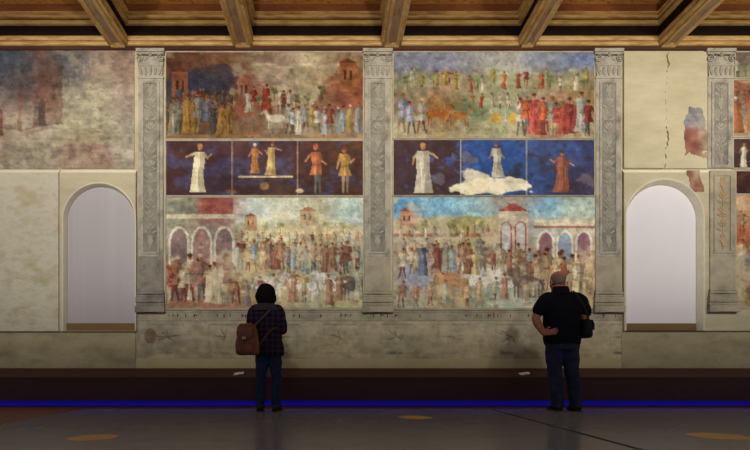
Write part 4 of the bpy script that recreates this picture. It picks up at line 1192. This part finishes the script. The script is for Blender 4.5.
# jacket
bm = B()
torso(bm, [(.035, 0, .69, .176, .135), (.033, 0, .76, .18, .138), (.025, .005, .86, .168, .132), (.012, .008, 1.0, .155, .128), (.0, .005, 1.1, .164, .125), (-.005, 0, 1.2, .18, .12), (-.008, -.005, 1.26, .158, .105), (-.01, -.01, 1.3, .1, .085), (-.012, -.005, 1.325, .075, .075)])
tube(bm, [(-.11, -.005, 1.25), (-.155, -.008, 1.235), (-.188, -.012, 1.12), (-.19, -.015, 1.0)], [.07, .076, .066, .06]); tube(bm, [(-.19, -.015, 1.0), (-.13, .09, 1.02), (-.075, .17, 1.05)], [.06, .053, .042])
tube(bm, [(.09, -.005, 1.25), (.135, -.008, 1.24), (.178, -.018, 1.12), (.192, -.025, 1.005)], [.07, .076, .066, .06]); tube(bm, [(.192, -.025, 1.005), (.14, .09, 1.03), (.075, .17, 1.07)], [.06, .053, .042])
fused('jacket', bm, M['tartan'], wo, .011, 5, folds(4, .005, 26))
bm = B()
rg = []
for z, rr_ in ((1.265, .12), (1.29, .1), (1.318, .086), (1.328, .095), (1.316, .115), (1.285, .138), (1.25, .156), (1.235, .15)):
    rg.append([(-.012 + rr_ * 1.12 * math.cos(2 * math.pi * k / 28), -.005 + rr_ * .88 * math.sin(2 * math.pi * k / 28), z) for k in range(28)])
loft(bm, rg, False); obj('hood_collar', bm, M['hood'], wo, True)
# jeans
bm = B()
torso(bm, [(.02, 0, .7, .155, .115), (.02, 0, .76, .162, .12), (.02, 0, .84, .158, .118)])
for sx, kx, fx in ((-.06, -.076, -.085), (.1, .112, .112)):
    tube(bm, [(sx, 0, .78), (sx, .004, .64), (kx, .012, .44), ((kx + fx) / 2, -.006, .25), (fx, -.012, .05)], [.09, .086, .066, .062, .058], cap=False)
fused('jeans', bm, M['jeans_black'], wo, .011, 5, folds(6, .004, 34))
shoe(wo, -.085, .0, .12, .95); shoe(wo, .112, .0, -.12, .95)
# rucksack
t = thing('rucksack', 'brown leather rucksack slung low on the back of the woman, left side', 'backpack', (X(267, dw) - .2, dw - .222, .69))
t.scale = (.92, .95, .94)
bm = B()
torso(bm, [(0, 0, 0, .115, .06), (0, 0, .025, .15, .085), (0, 0, .12, .158, .095), (.0, 0, .22, .142, .085), (.005, .005, .32, .115, .07), (.008, .01, .385, .085, .045)], 28, 2.8)
fused('bag_body', bm, M['leather'], t, .008, 4, folds(9, .003, 24))
bm = B()
rg = []
for k in range(13):
    a = math.pi * k / 12
# flap: rounded tongue folded over the front
pts = []
for i in range(9):
    x = -.105 + .21 * i / 8; pts.append((x - .015, .40))
fl = [(-.09, .392), (-.118, .35), (-.125, .27), (-.112, .225), (-.075, .195), (-.02, .185), (.035, .195), (.075, .225), (.09, .27), (.085, .35), (.06, .392)]
n = len(fl)
def yf_(z): return -.098 if z < .3 else -.098 + (z - .3) * .75
fr_ = [bm.verts.new((x, yf_(z) - .012, z)) for x, z in fl]; bk_ = [bm.verts.new((x, yf_(z) + .004, z)) for x, z in fl]
tp_f = [bm.verts.new((-.09 + .15 * i / 2, -.0, .402)) for i in range(3)]; tp_b = [bm.verts.new((-.085 + .14 * i / 2, .05, .398)) for i in range(3)]
bm.faces.new(fr_); bm.faces.new(bk_[::-1])
for i in range(n - 1): bm.faces.new((fr_[i], fr_[i + 1], bk_[i + 1], bk_[i]))
bm.faces.new((fr_[0], tp_f[0], tp_f[1], tp_f[2], fr_[-1])); bm.faces.new((tp_f[0], tp_b[0], tp_b[1], tp_b[2], tp_f[2], tp_f[1]))
fo = obj('flap', bm, M['leather'], t)
bm = B(); box(bm, -.04, -.012, -.118, -.108, .165, .225); obj('buckle_strap', bm, M['leather_dark'], fo)
bm = B(); strips(bm, -.046, -.006, .195, .222, -.117, .006, .006); obj('buckle', bm, M['brass'], fo)
bm = B(); torso(bm, [(-.01, -.1, .02, .09, .02), (-.01, -.105, .04, .1, .026), (-.01, -.105, .13, .1, .026), (-.01, -.1, .15, .09, .018)], 24, 3.5); obj('front_pocket', bm, M['leather'], t, True)
for pts in ([(.07, .05, .36), (.12, .075, .42), (.2, .09, .5), (.27, .1, .575), (.3, .15, .63), (.3, .24, .635)], [(.1, .06, .1), (.17, .075, .17), (.24, .085, .27), (.3, .09, .33), (.37, .13, .36)]):
    bm = B(); tube(bm, pts, [(.016, .004)] * len(pts), 8, flat=(0, 1, .1)); obj('strap', bm, M['leather_dark'], t, True)

# ---------------------------------------------------------------- light
def spot(loc, aim, power, size_deg, blend, col=(1, .86, .66), rad=.06):
    l = bpy.data.lights.new('unseen_spotlight', 'SPOT'); l.energy = power; l.color = col
    l.spot_size = math.radians(size_deg); l.spot_blend = blend; l.shadow_soft_size = rad
    o = bpy.data.objects.new('unseen_spotlight', l); COL.objects.link(o)
    o.location = loc
    o.rotation_euler = (Vector(aim) - Vector(loc)).to_track_quat('-Z', 'Y').to_euler()
    return o
for x in (-5.2, -3.1, -1.0, 1.1, 3.2, 5.3, 7.4):      # track spotlights on the room side, aimed across at the wall
    spot((x, -1.2, 4.85), (x, WY, 3.6), 980, 44, .85, (1, .935, .83), .25)
for x in (-4.5, -1.5, 1.5, 4.5, 7.0):           # unseen lamps added to brighten the ceiling
    spot((x, 3.4, 3.6), (x, 6.6, 5.9), 170, 100, .8, (1, .88, .68), .12)
w = bpy.data.worlds.new('hall dusk'); SC.world = w; w.use_nodes = True
bg = w.node_tree.nodes['Background']; bg.inputs[0].default_value = (.66, .62, .68, 1); bg.inputs[1].default_value = .42

# ---------------------------------------------------------------- camera
cam = bpy.data.cameras.new('camera'); co = bpy.data.objects.new('camera', cam); COL.objects.link(co)
co.location = (0, 0, CH); co.rotation_euler = (math.pi / 2, 0, 0)
cam.sensor_width = 36; cam.lens = F / 750 * 36
cam.shift_x = (375 - VX) / 750; cam.shift_y = (VY - 225) / 750
SC.camera = co
SC.view_settings.view_transform = 'Standard'; SC.view_settings.look = 'None'
SC.view_settings.gamma = 1; SC.view_settings.exposure = 0
